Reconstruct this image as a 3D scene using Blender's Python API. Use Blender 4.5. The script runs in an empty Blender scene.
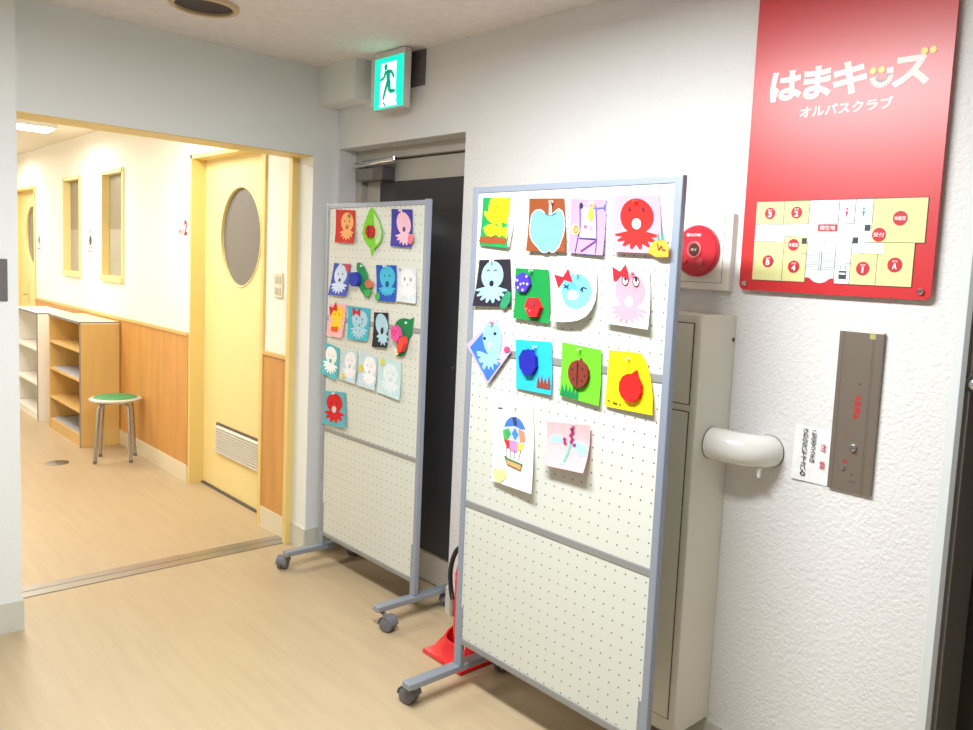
import bpy, bmesh, math, random
from mathutils import Vector, Matrix, geometry
from math import sin, cos, pi, radians
random.seed(4)
scene = bpy.context.scene
COL = scene.collection

# ------------------------------------------------------------------ camera
cam_data = bpy.data.cameras.new('camera')
cam = bpy.data.objects.new('camera', cam_data)
COL.objects.link(cam)
YAW, PITCH, ROLL, FPX = -0.7908996, -0.09461228, 0.05096056, 800.835
F = Vector((sin(YAW)*cos(PITCH), cos(YAW)*cos(PITCH), sin(PITCH)))
R0 = Vector((cos(YAW), -sin(YAW), 0)); U0 = R0.cross(F)
R = cos(ROLL)*R0 + sin(ROLL)*U0; U = -sin(ROLL)*R0 + cos(ROLL)*U0
cam.matrix_world = Matrix(((R.x, U.x, -F.x, 0), (R.y, U.y, -F.y, 0), (R.z, U.z, -F.z, 1.5), (0, 0, 0, 1)))
cam_data.sensor_width = 36; cam_data.lens = FPX*36/973
cam_data.shift_x = (486.5-545.789)/973; cam_data.shift_y = (347.901-365)/973
cam_data.clip_start = 0.05
scene.camera = cam

# ------------------------------------------------------------------ world, light, exposure
world = bpy.data.worlds.new('world'); scene.world = world; world.use_nodes = True
bg = world.node_tree.nodes['Background']
bg.inputs[0].default_value = (0.92, 0.97, 1.0, 1); bg.inputs[1].default_value = 0.26
scene.view_settings.view_transform = 'Standard'; scene.view_settings.look = 'None'
scene.view_settings.gamma = 1; scene.view_settings.use_curve_mapping = False
scene.view_settings.exposure = 0.0

def area(name, loc, sx, sy, power, color):
    l = bpy.data.lights.new(name, 'AREA'); l.shape = 'RECTANGLE'; l.size = sx; l.size_y = sy
    l.energy = power; l.color = color
    o = bpy.data.objects.new(name, l); o.location = loc; COL.objects.link(o); return o
area('lobby_lamp_light', (-1.52, 0.80, 2.36), 1.15, 0.22, 78, (0.94, 0.98, 1.0))
for X in (-4.95, -7.22, -9.5):
    area('hall_lamp_light', (X, 1.05, 2.36), 0.2, 1.15, 28, (1.0, 0.97, 0.91))

# ------------------------------------------------------------------ materials
def lin(c):
    return tuple(((v/255)/12.92 if v/255 <= 0.04045 else ((v/255+0.055)/1.055)**2.4) for v in c)
MATS = {}
def mat(name, rgb, rough=0.6, metal=0.0, spec=0.5, emit=None, estr=1.0, coat=0.0, bump=None, vary=None, alpha=1.0, aniso_scale=None):
    if name in MATS: return MATS[name]
    m = bpy.data.materials.new(name); m.use_nodes = True; nt = m.node_tree
    b = nt.nodes['Principled BSDF']; c = lin(rgb)
    b.inputs['Base Color'].default_value = (*c, 1); b.inputs['Roughness'].default_value = rough
    b.inputs['Metallic'].default_value = metal; b.inputs['Specular IOR Level'].default_value = spec
    b.inputs['Coat Weight'].default_value = coat; b.inputs['Coat Roughness'].default_value = 0.1
    b.inputs['Alpha'].default_value = alpha
    if emit:
        b.inputs['Emission Color'].default_value = (*lin(emit), 1); b.inputs['Emission Strength'].default_value = estr
    tc = nt.nodes.new('ShaderNodeTexCoord')
    def mapped(scale):
        mp = nt.nodes.new('ShaderNodeMapping'); mp.inputs['Scale'].default_value = scale
        nt.links.new(tc.outputs['Object'], mp.inputs[0]); return mp
    if vary:   # (amount, scale xyz)
        mp = mapped(vary[1]); n = nt.nodes.new('ShaderNodeTexNoise'); n.inputs['Scale'].default_value = 1; n.inputs['Detail'].default_value = 4
        nt.links.new(mp.outputs[0], n.inputs[0])
        r = nt.nodes.new('ShaderNodeValToRGB'); a = vary[0]
        r.color_ramp.elements[0].position = 0.3; r.color_ramp.elements[1].position = 0.7
        r.color_ramp.elements[0].color = (*[max(0, v*(1-a)) for v in c], 1); r.color_ramp.elements[1].color = (*[min(1, v*(1+a)) for v in c], 1)
        nt.links.new(n.outputs[0], r.inputs[0]); nt.links.new(r.outputs[0], b.inputs['Base Color'])
    if bump:   # (strength, scale, distance)
        mp = mapped((bump[1],)*3 if not isinstance(bump[1], tuple) else bump[1]); n = nt.nodes.new('ShaderNodeTexNoise'); n.inputs['Scale'].default_value = 1
        n.inputs['Detail'].default_value = 3; nt.links.new(mp.outputs[0], n.inputs[0])
        bp = nt.nodes.new('ShaderNodeBump'); bp.inputs['Strength'].default_value = bump[0]; bp.inputs['Distance'].default_value = bump[2]
        nt.links.new(n.outputs[0], bp.inputs['Height']); nt.links.new(bp.outputs[0], b.inputs['Normal'])
    MATS[name] = m; return m
def paper(rgb, k=''):
    return mat('paper_%02x%02x%02x' % tuple(rgb)+k, rgb, 0.75, spec=0.3, vary=(0.06, (40, 40, 40)))

def pegboard_mat():
    m = bpy.data.materials.new('pegboard'); m.use_nodes = True; nt = m.node_tree; N = nt.nodes; L = nt.links
    b = N['Principled BSDF']; b.inputs['Roughness'].default_value = 0.42
    tc = N.new('ShaderNodeTexCoord'); sp = N.new('ShaderNodeSeparateXYZ'); L.new(tc.outputs['Object'], sp.inputs[0])
    def ax(out):
        a = N.new('ShaderNodeMath'); a.operation = 'MULTIPLY'; a.inputs[1].default_value = 1/0.0375; L.new(out, a.inputs[0])
        f = N.new('ShaderNodeMath'); f.operation = 'FRACT'; L.new(a.outputs[0], f.inputs[0])
        s = N.new('ShaderNodeMath'); s.operation = 'SUBTRACT'; s.inputs[1].default_value = 0.5; L.new(f.outputs[0], s.inputs[0])
        return s
    x, z = ax(sp.outputs[0]), ax(sp.outputs[2])
    cb = N.new('ShaderNodeCombineXYZ'); L.new(x.outputs[0], cb.inputs[0]); L.new(z.outputs[0], cb.inputs[1])
    ln = N.new('ShaderNodeVectorMath'); ln.operation = 'LENGTH'; L.new(cb.outputs[0], ln.inputs[0])
    lt = N.new('ShaderNodeMath'); lt.operation = 'LESS_THAN'; lt.inputs[1].default_value = 0.072; L.new(ln.outputs['Value'], lt.inputs[0])
    mx = N.new('ShaderNodeMix'); mx.data_type = 'RGBA'
    mx.inputs[6].default_value = (*lin((212, 215, 206)), 1); mx.inputs[7].default_value = (*lin((95, 92, 82)), 1)
    L.new(lt.outputs[0], mx.inputs[0]); L.new(mx.outputs[2], b.inputs['Base Color'])
    return m

M = dict(
 wall=mat('white_embossed_wallpaper', (230, 229, 228), 0.65, bump=(0.6, 105, 0.006)),
 wall_s=mat('smooth_white_paint', (222, 226, 226), 0.6),
 wall_g=mat('pale_grey_wallpaper', (234, 237, 236), 0.75, bump=(0.25, 110, 0.003)),
 ceil=mat('ceiling_panel', (236, 230, 230), 0.9, bump=(0.4, 60, 0.004), vary=(0.05, (35, 35, 35))),
 hallwall=mat('cream_wallpaper', (244, 240, 230), 0.8),
 hallceil=mat('hall_ceiling', (236, 228, 212), 0.9),
 skirt=mat('baseboard_vinyl', (208, 208, 196), 0.5),
 skirt_h=mat('baseboard_cream', (226, 216, 190), 0.5),
 wood_o=mat('orange_wood', (206, 150, 80), 0.45, vary=(0.10, (14, 14, 1.6))),
 wood_s=mat('shelf_wood', (214, 176, 108), 0.45, vary=(0.06, (14, 14, 2.0))),
 yellow=mat('yellow_paint', (240, 220, 156), 0.45),
 yellow_d=mat('yellow_frame_paint', (232, 206, 132), 0.45),
 alum=mat('aluminium', (152, 161, 178), 0.42, metal=0.35),
 alum_d=mat('grey_steel', (150, 158, 168), 0.4, metal=0.35),
 rail=mat('grey_rail', (150, 152, 152), 0.45, metal=0.3),
 steel=mat('steel', (176, 174, 172), 0.28, metal=0.9),
 chrome=mat('chrome', (215, 215, 218), 0.12, metal=1.0),
 dark=mat('dark_door', (46, 45, 50), 0.6, bump=(0.15, 200, 0.001)),
 black=mat('black_plastic', (26, 26, 28), 0.4),
 greyp=mat('grey_plastic', (112, 112, 118), 0.5),
 doorcream=mat('door_frame_grey_cream', (182, 176, 166), 0.45),
 closer=mat('closer_grey', (128, 124, 122), 0.4, metal=0.4),
 cabinet=mat('cabinet_paint', (232, 229, 216), 0.5),
 line=mat('dark_gap', (92, 86, 76), 0.8),
 red_s=mat('red_sign_gloss', (206, 26, 34), 0.36, spec=0.9),
 red_p=mat('red_plastic', (214, 24, 28), 0.22, spec=0.6),
 red_al=mat('alarm_red', (206, 44, 60), 0.3),
 white_g=mat('white_glossy', (238, 238, 232), 0.22, spec=0.6),
 white=mat('white_matte', (246, 246, 244), 0.6),
 brown_pl=mat('bronze_plate', (142, 130, 118), 0.38, metal=0.55),
 jamb=mat('brown_steel_jamb', (138, 130, 124), 0.45, metal=0.2),
 elev=mat('black_elevator_door', (40, 38, 34), 0.4),
 pane=mat('grey_frosted_glass', (138, 130, 110), 0.35, spec=0.4),
 pane2=mat('pale_frosted_glass', (164, 160, 144), 0.4),
 pane_d=mat('dark_glass', (112, 108, 104), 0.25, spec=0.4),
 patch=mat('grey_patch', (112, 106, 104), 0.9, vary=(0.2, (60, 60, 60))),
 grey_plate=mat('grey_switch_plate', (104, 100, 100), 0.5),
)
M['peg'] = pegboard_mat()

def floor_mat():
    m = mat('vinyl_floor', (222, 198, 160), 0.36, spec=0.45)
    nt = m.node_tree; N = nt.nodes; L = nt.links; b = N['Principled BSDF']
    tc = N.new('ShaderNodeTexCoord'); mp = N.new('ShaderNodeMapping'); mp.inputs['Scale'].default_value = (2.2, 26, 1)
    mp.inputs['Rotation'].default_value = (0, 0, 0.0)
    L.new(tc.outputs['Object'], mp.inputs[0]); n = N.new('ShaderNodeTexNoise'); n.inputs['Scale'].default_value = 1.0; n.inputs['Detail'].default_value = 6; n.inputs['Roughness'].default_value = 0.6
    L.new(mp.outputs[0], n.inputs[0]); r = N.new('ShaderNodeValToRGB')
    r.color_ramp.elements[0].position = 0.32; r.color_ramp.elements[1].position = 0.7
    r.color_ramp.elements[0].color = (*lin((180, 159, 128)), 1); r.color_ramp.elements[1].color = (*lin((190, 170, 138)), 1)
    L.new(n.outputs[0], r.inputs[0]); L.new(r.outputs[0], b.inputs['Base Color'])
    return m
M['floor'] = floor_mat()

# ------------------------------------------------------------------ builders
ORG = {}
def tag(o, label=None, cat=None, group=None, kind=None):
    if label: o['label'] = label
    if cat: o['category'] = cat
    if group: o['group'] = group
    if kind: o['kind'] = kind
    return o
def thing(name, loc, label, cat, group=None):
    o = bpy.data.objects.new(name, None); COL.objects.link(o); o.location = loc
    o.empty_display_size = 0.05; ORG[o.name] = Vector(loc)
    return tag(o, label, cat, group)

class MB:
    def __init__(s): s.bm = bmesh.new()
    def box(s, x0, x1, y0, y1, z0, z1, bev=0):
        r = bmesh.ops.create_cube(s.bm, size=1)
        for v in r['verts']:
            v.co = Vector(((x0+x1)/2+v.co.x*(x1-x0), (y0+y1)/2+v.co.y*(y1-y0), (z0+z1)/2+v.co.z*(z1-z0)))
        if bev:
            es = {e for v in r['verts'] for e in v.link_edges}
            bmesh.ops.bevel(s.bm, geom=list(es), offset=bev, segments=2, affect='EDGES', profile=0.5)
        return s
    def tube(s, pts, r, n=14, cap=True):
        pts = [Vector(p) for p in pts]; rs = r if isinstance(r, (list, tuple)) else [r]*len(pts); rings = []
        t0 = (pts[1]-pts[0]).normalized(); a = Vector((0, 0, 1)) if abs(t0.z) < 0.9 else Vector((1, 0, 0)); nrm = t0.cross(a).normalized()
        for i, p in enumerate(pts):
            t = ((pts[min(i+1, len(pts)-1)]-pts[max(i-1, 0)])).normalized()
            nrm = (nrm-t*nrm.dot(t)).normalized(); bi = t.cross(nrm)
            rings.append([s.bm.verts.new(p+rs[i]*(cos(2*pi*k/n)*nrm+sin(2*pi*k/n)*bi)) for k in range(n)])
        for A, B in zip(rings, rings[1:]):
            for k in range(n): s.bm.faces.new((A[k], A[(k+1) % n], B[(k+1) % n], B[k]))
        if cap: s.bm.faces.new(rings[0][::-1]); s.bm.faces.new(rings[-1])
        return s
    def lathe(s, prof, c, axis='z', n=32, sx=1, sy=1):
        # prof: (r, h) list ; c centre ; axis direction
        rings = []
        for r, h in prof:
            ring = []
            for k in range(n):
                a = 2*pi*k/n; p = (r*cos(a)*sx, r*sin(a)*sy, h)
                if axis == 'y': p = (p[0], -p[2], p[1])      # h goes towards -Y
                elif axis == 'x': p = (p[2], p[0], p[1])
                ring.append(s.bm.verts.new(Vector(c)+Vector(p)))
            rings.append(ring)
        for A, B in zip(rings, rings[1:]):
            for k in range(n): s.bm.faces.new((A[k], A[(k+1) % n], B[(k+1) % n], B[k]))
        if prof[0][0] > 1e-6: s.bm.faces.new(rings[0][::-1])
        if prof[-1][0] > 1e-6: s.bm.faces.new(rings[-1])
        return s
    def prism(s, poly, axis, a, b):
        # poly 2D list, extruded a..b along axis
        def P(u, v, w): return {'y': (u, w, v), 'x': (w, u, v), 'z': (u, v, w)}[axis]
        A = [s.bm.verts.new(P(u, v, a)) for u, v in poly]; B = [s.bm.verts.new(P(u, v, b)) for u, v in poly]; n = len(poly)
        s.bm.faces.new(A[::-1]); s.bm.faces.new(B)
        for k in range(n): s.bm.faces.new((A[k], A[(k+1) % n], B[(k+1) % n], B[k]))
        return s
    def build(s, name, m, parent=None, smooth=False, label=None, cat=None, group=None, kind=None):
        bmesh.ops.remove_doubles(s.bm, verts=s.bm.verts, dist=1e-6)
        bmesh.ops.recalc_face_normals(s.bm, faces=s.bm.faces)
        me = bpy.data.meshes.new(name)
        if parent is not None: org = ORG[parent.name]
        elif kind == 'structure': org = Vector((0, 0, 0))
        else:
            co = [v.co for v in s.bm.verts]
            org = Vector(((min(c.x for c in co)+max(c.x for c in co))/2, (min(c.y for c in co)+max(c.y for c in co))/2, min(c.z for c in co)))
        bmesh.ops.translate(s.bm, verts=s.bm.verts, vec=-org)
        s.bm.to_mesh(me); s.bm.free()
        if smooth:
            for p in me.polygons: p.use_smooth = True
            if hasattr(me, 'set_sharp_from_angle'): me.set_sharp_from_angle(angle=radians(40))
        me.materials.append(m)
        o = bpy.data.objects.new(name, me); COL.objects.link(o)
        if parent is not None: o.parent = parent
        else: o.location = org
        ORG[o.name] = Vector(org)
        return tag(o, label, cat, group, kind)
def S(name, mb, m): return mb.build(name, m, kind='structure')
def holes_wall(mb, x0, x1, z0, z1, y0, y1, holes):
    xs = sorted({x0, x1, *[h[0] for h in holes], *[h[1] for h in holes]}); zs = sorted({z0, z1, *[h[2] for h in holes], *[h[3] for h in holes]})
    zs = [z for z in zs if z0 <= z <= z1]
    for a, b in zip(xs, xs[1:]):
        run = None
        for c, d in zip(zs, zs[1:]):
            inside = any(h[0] <= (a+b)/2 <= h[1] and h[2] <= (c+d)/2 <= h[3] for h in holes)
            if not inside: run = (run[0], d) if run else (c, d)
            if inside and run: mb.box(a, b, y0, y1, *run); run = None
        if run: mb.box(a, b, y0, y1, *run)
    return mb

def text_polys(s, bold=0.0):
    cu = bpy.data.curves.new('t', 'FONT'); cu.body = s; cu.size = 1; cu.offset = bold; cu.resolution_u = 3
    o = bpy.data.objects.new('t', cu); COL.objects.link(o)
    dg = bpy.context.evaluated_depsgraph_get(); dg.update()
    me = bpy.data.meshes.new_from_object(o.evaluated_get(dg))
    vs = [v.co.copy() for v in me.vertices]; fs = [tuple(p.vertices) for p in me.polygons]
    bpy.data.objects.remove(o); bpy.data.curves.remove(cu); bpy.data.meshes.remove(me)
    return vs, fs
def text_on(name, s, x0, x1, z0, z1, y, m, parent, bold=0.0, th=0.0008, label=None):
    """lettering fitted to the box x0..x1, z0..z1 on a surface facing -Y"""
    vs, fs = text_polys(s, bold)
    ax0 = min(v.x for v in vs); ax1 = max(v.x for v in vs); ay0 = min(v.y for v in vs); ay1 = max(v.y for v in vs)
    mb = MB(); V = [mb.bm.verts.new((x0+(v.x-ax0)/(ax1-ax0)*(x1-x0), y-th, z0+(v.y-ay0)/(ay1-ay0)*(z1-z0))) for v in vs]
    for f in fs:
        try: mb.bm.faces.new([V[i] for i in f])
        except ValueError: pass
    r = bmesh.ops.extrude_face_region(mb.bm, geom=list(mb.bm.faces))
    for v in [g for g in r['geom'] if isinstance(g, bmesh.types.BMVert)]: v.co.y = y
    return mb.build(name, m, parent, label=label)
def disc(mb, x, z, rx, rz, y0, y1, n=28):
    return mb.prism([(x+rx*cos(2*pi*k/n), z+rz*sin(2*pi*k/n)) for k in range(n)], 'y', y1, y0)

# ------------------------------------------------------------------ structure
CZ = 2.44
S('floor', MB().box(-11.2, 1.3, -2.2, 2.6, -0.06, 0), M['floor'])
c = MB().box(-3.9, 1.3, -2.2, 2.3, CZ, CZ+0.06)
S('ceiling', c, M['ceil'])
S('ceiling_hall', MB().box(-11.2, -3.9, 0.0, 2.3, CZ, CZ+0.06), M['hallceil'])
# right wall with door recess and the elevator opening
w = holes_wall(MB(), -3.70, -0.70, 0, CZ, 2.11, 2.30, [(-3.674, -2.667, 0, 2.06)])
S('wall_right', w, M['wall'])
w = MB().box(-0.70, -0.673, 2.108, 2.30, 0, CZ, 0.003); w.box(-0.673, 1.3, 2.108, 2.30, 2.12, CZ)
w.box(0.45, 1.3, 2.108, 2.30, 0, 2.12)
S('trim_1', w, M['wall_s'])
S('wall_back', MB().box(-3.9, 1.3, 2.30, 2.36, 0, CZ+.06), M['wall_s'])
# wall over the wide opening
w = MB().box(-3.85, -3.70, 0.62, 1.98, 2.013, CZ); w.box(-3.85, -3.70, 1.98, 2.30, 0, CZ)
S('wall_left', w, M['wall_g'])
S('wall_column', MB().box(-3.9, -3.55, -2.2, 0.702, 0, CZ), M['wall_g'])
S('wall_beam', MB().box(-3.70, -3.37, 2.0, 2.11, 2.257, CZ), M['wall_g'])
# yellow trim round the opening; soffit coloured the same for hall light on it
t = MB().box(-3.885, -3.845, 1.945, 1.982, 0, 2.035, 0.002); t.box(-3.885, -3.702, 0.70, 1.982, 2.008, 2.035, 0.002)
S('trim_2', t, M['yellow_d'])
# threshold
t = MB().box(-3.995, -3.935, 0.70, 1.98, 0, 0.004); t.box(-3.930, -3.868, 0.70, 1.98, 0, 0.004)
S('trim_3', t, M['steel'])
S('trim_4', MB().box(-3.937, -3.928, 0.70, 1.98, 0, 0.0025), M['line'])
# baseboards of the lobby
b = MB().box(-2.667, -0.673, 2.100, 2.11, 0, 0.115); b.box(-3.70, -3.674, 2.100, 2.11, 0, .115)
b.box(-2.675, -2.667, 2.11, 2.21, 0, 0.115); b.box(-3.674, -3.666, 2.11, 2.21, 0, 0.115)
S('baseboard_right', b, M['skirt'])
b = MB().box(-3.70, -3.693, 1.975, 2.10, 0, 0.115); b.box(-3.845, -3.70, 1.973, 1.981, 0, 0.115)
S('baseboard_left', b, M['skirt'])
b = MB().box(-3.555, -3.543, -2.2, 0.708, 0, 0.12); b.box(-3.9, -3.55, 0.70, 0.708, 0, 0.12)
S('baseboard_column', b, M['skirt'])
# hall
HX = [(-5.26, -4.24, -1, 2.10), (-7.11, -6.59, 1.265, 2.105), (-8.23, -7.71, 1.265, 2.105), (-10.3, -9.29, -1, 2.09)]
S('wall_hall_right', holes_wall(MB(), -11.2, -3.85, 0, CZ, 1.985, 2.14, HX), M['hallwall'])
S('wall_hall_back', MB().box(-11.2, -3.85, 2.14, 2.2, 0, CZ), M['hallwall'])
S('wall_hall_left', MB().box(-11.2, -3.9, -0.06, 0.0, 0, CZ), M['hallwall'])
S('wall_hall_end', MB().box(-11.26, -11.2, 0, 2.2, 0, CZ), M['hallwall'])
p = MB(); q = MB(); s_ = MB()
for a, b_ in ((-9.26, -5.30), (-4.21, -3.885), (-11.2, -10.34)):
    p.box(a, b_, 1.979, 1.985, 0.11, 0.972); q.box(a, b_, 1.970, 1.985, 0.968, 0.992, 0.003); s_.box(a, b_, 1.974, 1.985, 0, 0.115)
S('wall_hall_panel', p, M['wood_o'])
S('trim_5', q, mat('rail_wood', (222, 180, 112), 0.4))
S('baseboard_hall', s_, M['skirt_h'])

def plate_oval(mb, x0, x1, z0, z1, y0, y1, cx, cz, rx, rz, n=48):
    out, inn = [], []
    for k in range(n):
        a = 2*pi*k/n; dx, dz = cos(a), sin(a)
        t = min((((x1-cx) if dx > 0 else (x0-cx))/dx) if abs(dx) > 1e-9 else 1e9, (((z1-cz) if dz > 0 else (z0-cz))/dz) if abs(dz) > 1e-9 else 1e9)
        out.append((cx+dx*t, cz+dz*t)); inn.append((cx+rx*cos(a), cz+rz*sin(a)))
    # snap nearest outline points to the corners
    for X, Z in ((x0, z0), (x0, z1), (x1, z0), (x1, z1)):
        k = min(range(n), key=lambda i: (out[i][0]-X)**2+(out[i][1]-Z)**2); out[k] = (X, Z)
    V = lambda L_, y: [mb.bm.verts.new((a, y, b)) for a, b in L_]
    o0, i0, o1, i1 = V(out, y0), V(inn, y0), V(out, y1), V(inn, y1)
    for k in range(n):
        j = (k+1) % n
        mb.bm.faces.new((o0[k], o0[j], i0[j], i0[k])); mb.bm.faces.new((o1[k], i1[k], i1[j], o1[j]))
        mb.bm.faces.new((o0[k], o1[k], o1[j], o0[j])); mb.bm.faces.new((i0[k], i0[j], i1[j], i1[k]))
    return mb
def oval_ring(mb, cx, cz, rx, rz, y, w, d, n=48):
    pts = [(cx+rx*cos(2*pi*k/n), y, cz+rz*sin(2*pi*k/n)) for k in range(n)]
    for k in range(n): mb.tube([pts[k], pts[(k+1) % n]], w, 6, cap=False)
    return mb
def hall_door(name, x0, x1, zt, handle_x=None, louvre=False):
    d = MB(); cx = (x0+x1)/2 if louvre is False else -4.733; cz = 1.614
    plate_oval(d, x0-0.0, x1+0.05, 0.012, zt+.02, 2.07, 2.105, cx, cz, 0.276, 0.292)
    root = S(name, d, M['yellow'])
    oval_ring(MB(), cx, cz, 0.281, 0.298, 2.069, 0.006, 0).build('window_ring', M['yellow'], root, smooth=True)
    disc(MB(), cx, cz, 0.278, 0.295, 2.085, 2.092, 48).build('window_pane', M['pane_d'], root)
    f = MB().box(x0-0.022, x0+.004, 1.978, 2.07, 0, zt+.02); f.box(x0-0.022, x1+0.03, 1.978, 2.07, zt-.004, zt+0.022); f.box(x1-0.004, x1+0.03, 1.972, 2.065, 0, zt)
    f.build('door_frame', M['yellow_d'], root)
    MB().box(x0, x1, 2.055, 2.075, 0, 0.010).build('floor_track', M['line'], root)
    if louvre:
        lx0, lx1, z0, z1 = -5.035, -4.42, 0.247, 0.440
        f = MB().box(lx0, lx1, 2.066, 2.07, z0, z1); f.box(lx0, lx1, 2.062, 2.068, z1-0.006, z1); f.box(lx0, lx1, 2.062, 2.068, z0, z0+0.006)
        f.box(lx0, lx0+0.008, 2.062, 2.068, z0, z1)
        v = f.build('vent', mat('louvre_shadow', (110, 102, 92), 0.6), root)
        sl = MB()
        for k in range(10):
            z = z0+0.012+k*0.0172
            sl.prism([(2.066, z), (2.050, z-0.004), (2.050, z-0.001), (2.066, z+0.009)], 'x', lx0+.006, lx1)
        sl.build('slats', mat('slat_paint', (214, 208, 196), .5), v)
    if handle_x:
        MB().tube([(handle_x, 2.07, 0.98), (handle_x, 2.02, 0.98), (handle_x+0.09, 2.015, 0.98)], 0.009, 8).build('door_handle', M['chrome'], root, smooth=True)
        MB().box(handle_x-0.02, handle_x+0.02, 2.062, 2.07, 0.9, 1.12).build('handle_plate', M['yellow_d'], root)
    return root
hall_door('door_1', -5.26, -4.24, 2.10, louvre=True)
hall_door('door_2', -10.3, -9.29, 2.07, handle_x=-9.98)
for i, (a, b_) in enumerate(((-7.11, -6.59), (-8.23, -7.71))):
    f = MB(); z0, z1 = 1.265, 2.105
    f.box(a-.012, a+.02, 1.972, 2.11, z0-.012, z1+.012); f.box(b_-.02, b_+.012, 1.972, 2.11, z0-.012, z1+.012)
    f.box(a, b_, 1.972, 2.11, z1-.02, z1+.012); f.box(a, b_, 1.962, 2.11, z0-.012, z0+.03)
    fr = S('window_%d' % (i+1), f, M['yellow'])
    MB().box(a+.02, b_-.02, 2.030, 2.040, 1.66, z1-.02).build('upper_pane', M['pane'], fr)
    MB().box(a+.02, b_-.02, 2.030, 2.040, z0+.03, 1.66).build('frosted_pane', M['pane2'], fr)

# emergency door in the recess
d = MB().box(-3.615, -2.60, 2.235, 2.275, 0.006, 2.005, 0.002)
door = S('door_3', d, M['doorcream'])
f = MB().box(-3.69, -3.618, 2.205, 2.30, 0, 2.055); f.box(-3.69, -2.60, 2.2045, 2.30, 2.010, 2.075); f.box(-2.70, -2.60, 2.215, 2.30, 0, 2.06)
f.build('door_frame', M['doorcream'], door)
MB().box(-3.478, -2.70, 2.225, 2.236, 0.155, 1.900, 0.002).build('door_panel', M['dark'], door)
cl = MB().box(-3.617, -3.37, 2.165, 2.230, 1.905, 1.965, 0.006).build('door_closer', M['closer'], door)
MB().box(-3.45, -3.362, 2.160, 2.233, 1.901, 1.968, 0.004).build('closer_end_cap', mat('closer_dark', (92, 88, 88), .4, metal=.3), cl)
a = MB().tube([(-3.60, 2.18, 1.992), (-3.28, 2.17, 1.998)], 0.008, 10); a.tube([(-3.62, 2.16, 1.985), (-3.58, 2.20, 1.975)], 0.014, 10)
a.tube([(-3.60, 2.165, 1.975), (-3.36, 2.15, 1.984), (-3.28, 2.17, 1.990)], 0.007, 8); a.lathe([(0.012, -0.01), (0.012, 0.01)], (-3.28, 2.17, 1.998))
a.build('closer_arm', M['chrome'], cl, smooth=True)
MB().lathe([(0.008, 0), (0.008, 0.004), (0.0, 0.005)], (-2.837, 2.225, 1.048), 'y', 16).build('lock_cylinder', M['steel'], door, smooth=True)

# elevator opening on the far right
j = MB().box(-0.673, -0.66, 2.10, 2.30, 0, 2.12, 0.001); j.box(-0.673, 0.45, 2.10, 2.30, 2.10, 2.12)
ej = S('trim_6', j, M['rail'])
MB().box(-0.66, -0.652, 2.115, 2.30, 0, 2.10).build('jamb_face', M['jamb'], ej)
ed = S('door_4', MB().box(-0.652, 0.45, 2.275, 2.30, 0, 2.10), M['elev'])
kb = thing('key_switch', (-0.655, 2.11, 1.285), 'chrome key knob in a dark collar on the metal jamb at the right edge', 'switch')
MB().lathe([(0.028, 0), (0.028, 0.012), (0.02, 0.014), (0.0, 0.015)], (-0.632, 2.112, 1.283), 'y', 24).build('collar', M['black'], kb, smooth=True)
MB().lathe([(0.013, 0.012), (0.013, 0.035), (0.010, 0.038), (0.0, 0.039)], (-0.632, 2.112, 1.283), 'y', 20).build('knob', M['chrome'], kb, smooth=True)

# ------------------------------------------------------------------ ceiling lamps
def lamp(loc, sx, sy, label, grp=None, col=(255, 250, 240), e=6):
    x, y = loc; r = thing('ceiling_lamp', (x, y, CZ), label, 'lamp', grp)
    MB().box(x-sx/2-.02, x+sx/2+.02, y-sy/2-.02, y+sy/2+.02, CZ-0.045, CZ, 0.004).build('housing', M['white'], r)
    MB().box(x-sx/2, x+sx/2, y-sy/2, y+sy/2, CZ-0.062, CZ-0.04, 0.006).build('diffuser', mat('lamp_diffuser_%d' % e, col, 0.5, emit=col, estr=e), r)
lamp((-1.52, 0.80), 1.2, 0.24, 'long white ceiling lamp over the lobby in front of the boards', e=5)
lamp((-7.22, 1.05), 0.22, 1.2, 'bright tube lamp set crosswise on the hall ceiling beyond the opening', 'hall ceiling lamps', (255, 248, 234), 8)
lamp((-4.95, 1.05), 0.22, 1.2, 'hall ceiling lamp nearest the wide opening, above the yellow door', 'hall ceiling lamps', (255, 248, 234), 8)
lamp((-9.5, 1.05), 0.22, 1.2, 'hall ceiling lamp farthest down the hall', 'hall ceiling lamps', (255, 248, 234), 8)
r = thing('recessed_downlight', (-3.2, 1.22, CZ), 'round dark recessed downlight with a beige rim in the lobby ceiling', 'downlight')
CX, CY = -3.175, 1.235
MB().lathe([(0.125, 0), (0.125, -0.012), (0.112, -0.018), (0.104, -0.014), (0.104, 0)], (CX, CY, CZ), 'z', 48).build('rim', mat('beige_rim', (205, 182, 146), .4), r, smooth=True)
MB().lathe([(0.0, -0.004), (0.104, -0.004), (0.104, -0.001), (0, -0.001)], (CX, CY, CZ), 'z', 48).build('dark_hollow', mat('dark_hollow', (62, 50, 48), .6), r)  # flat disc coloured dark to stand for the shaded hollow inside the rim

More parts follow.
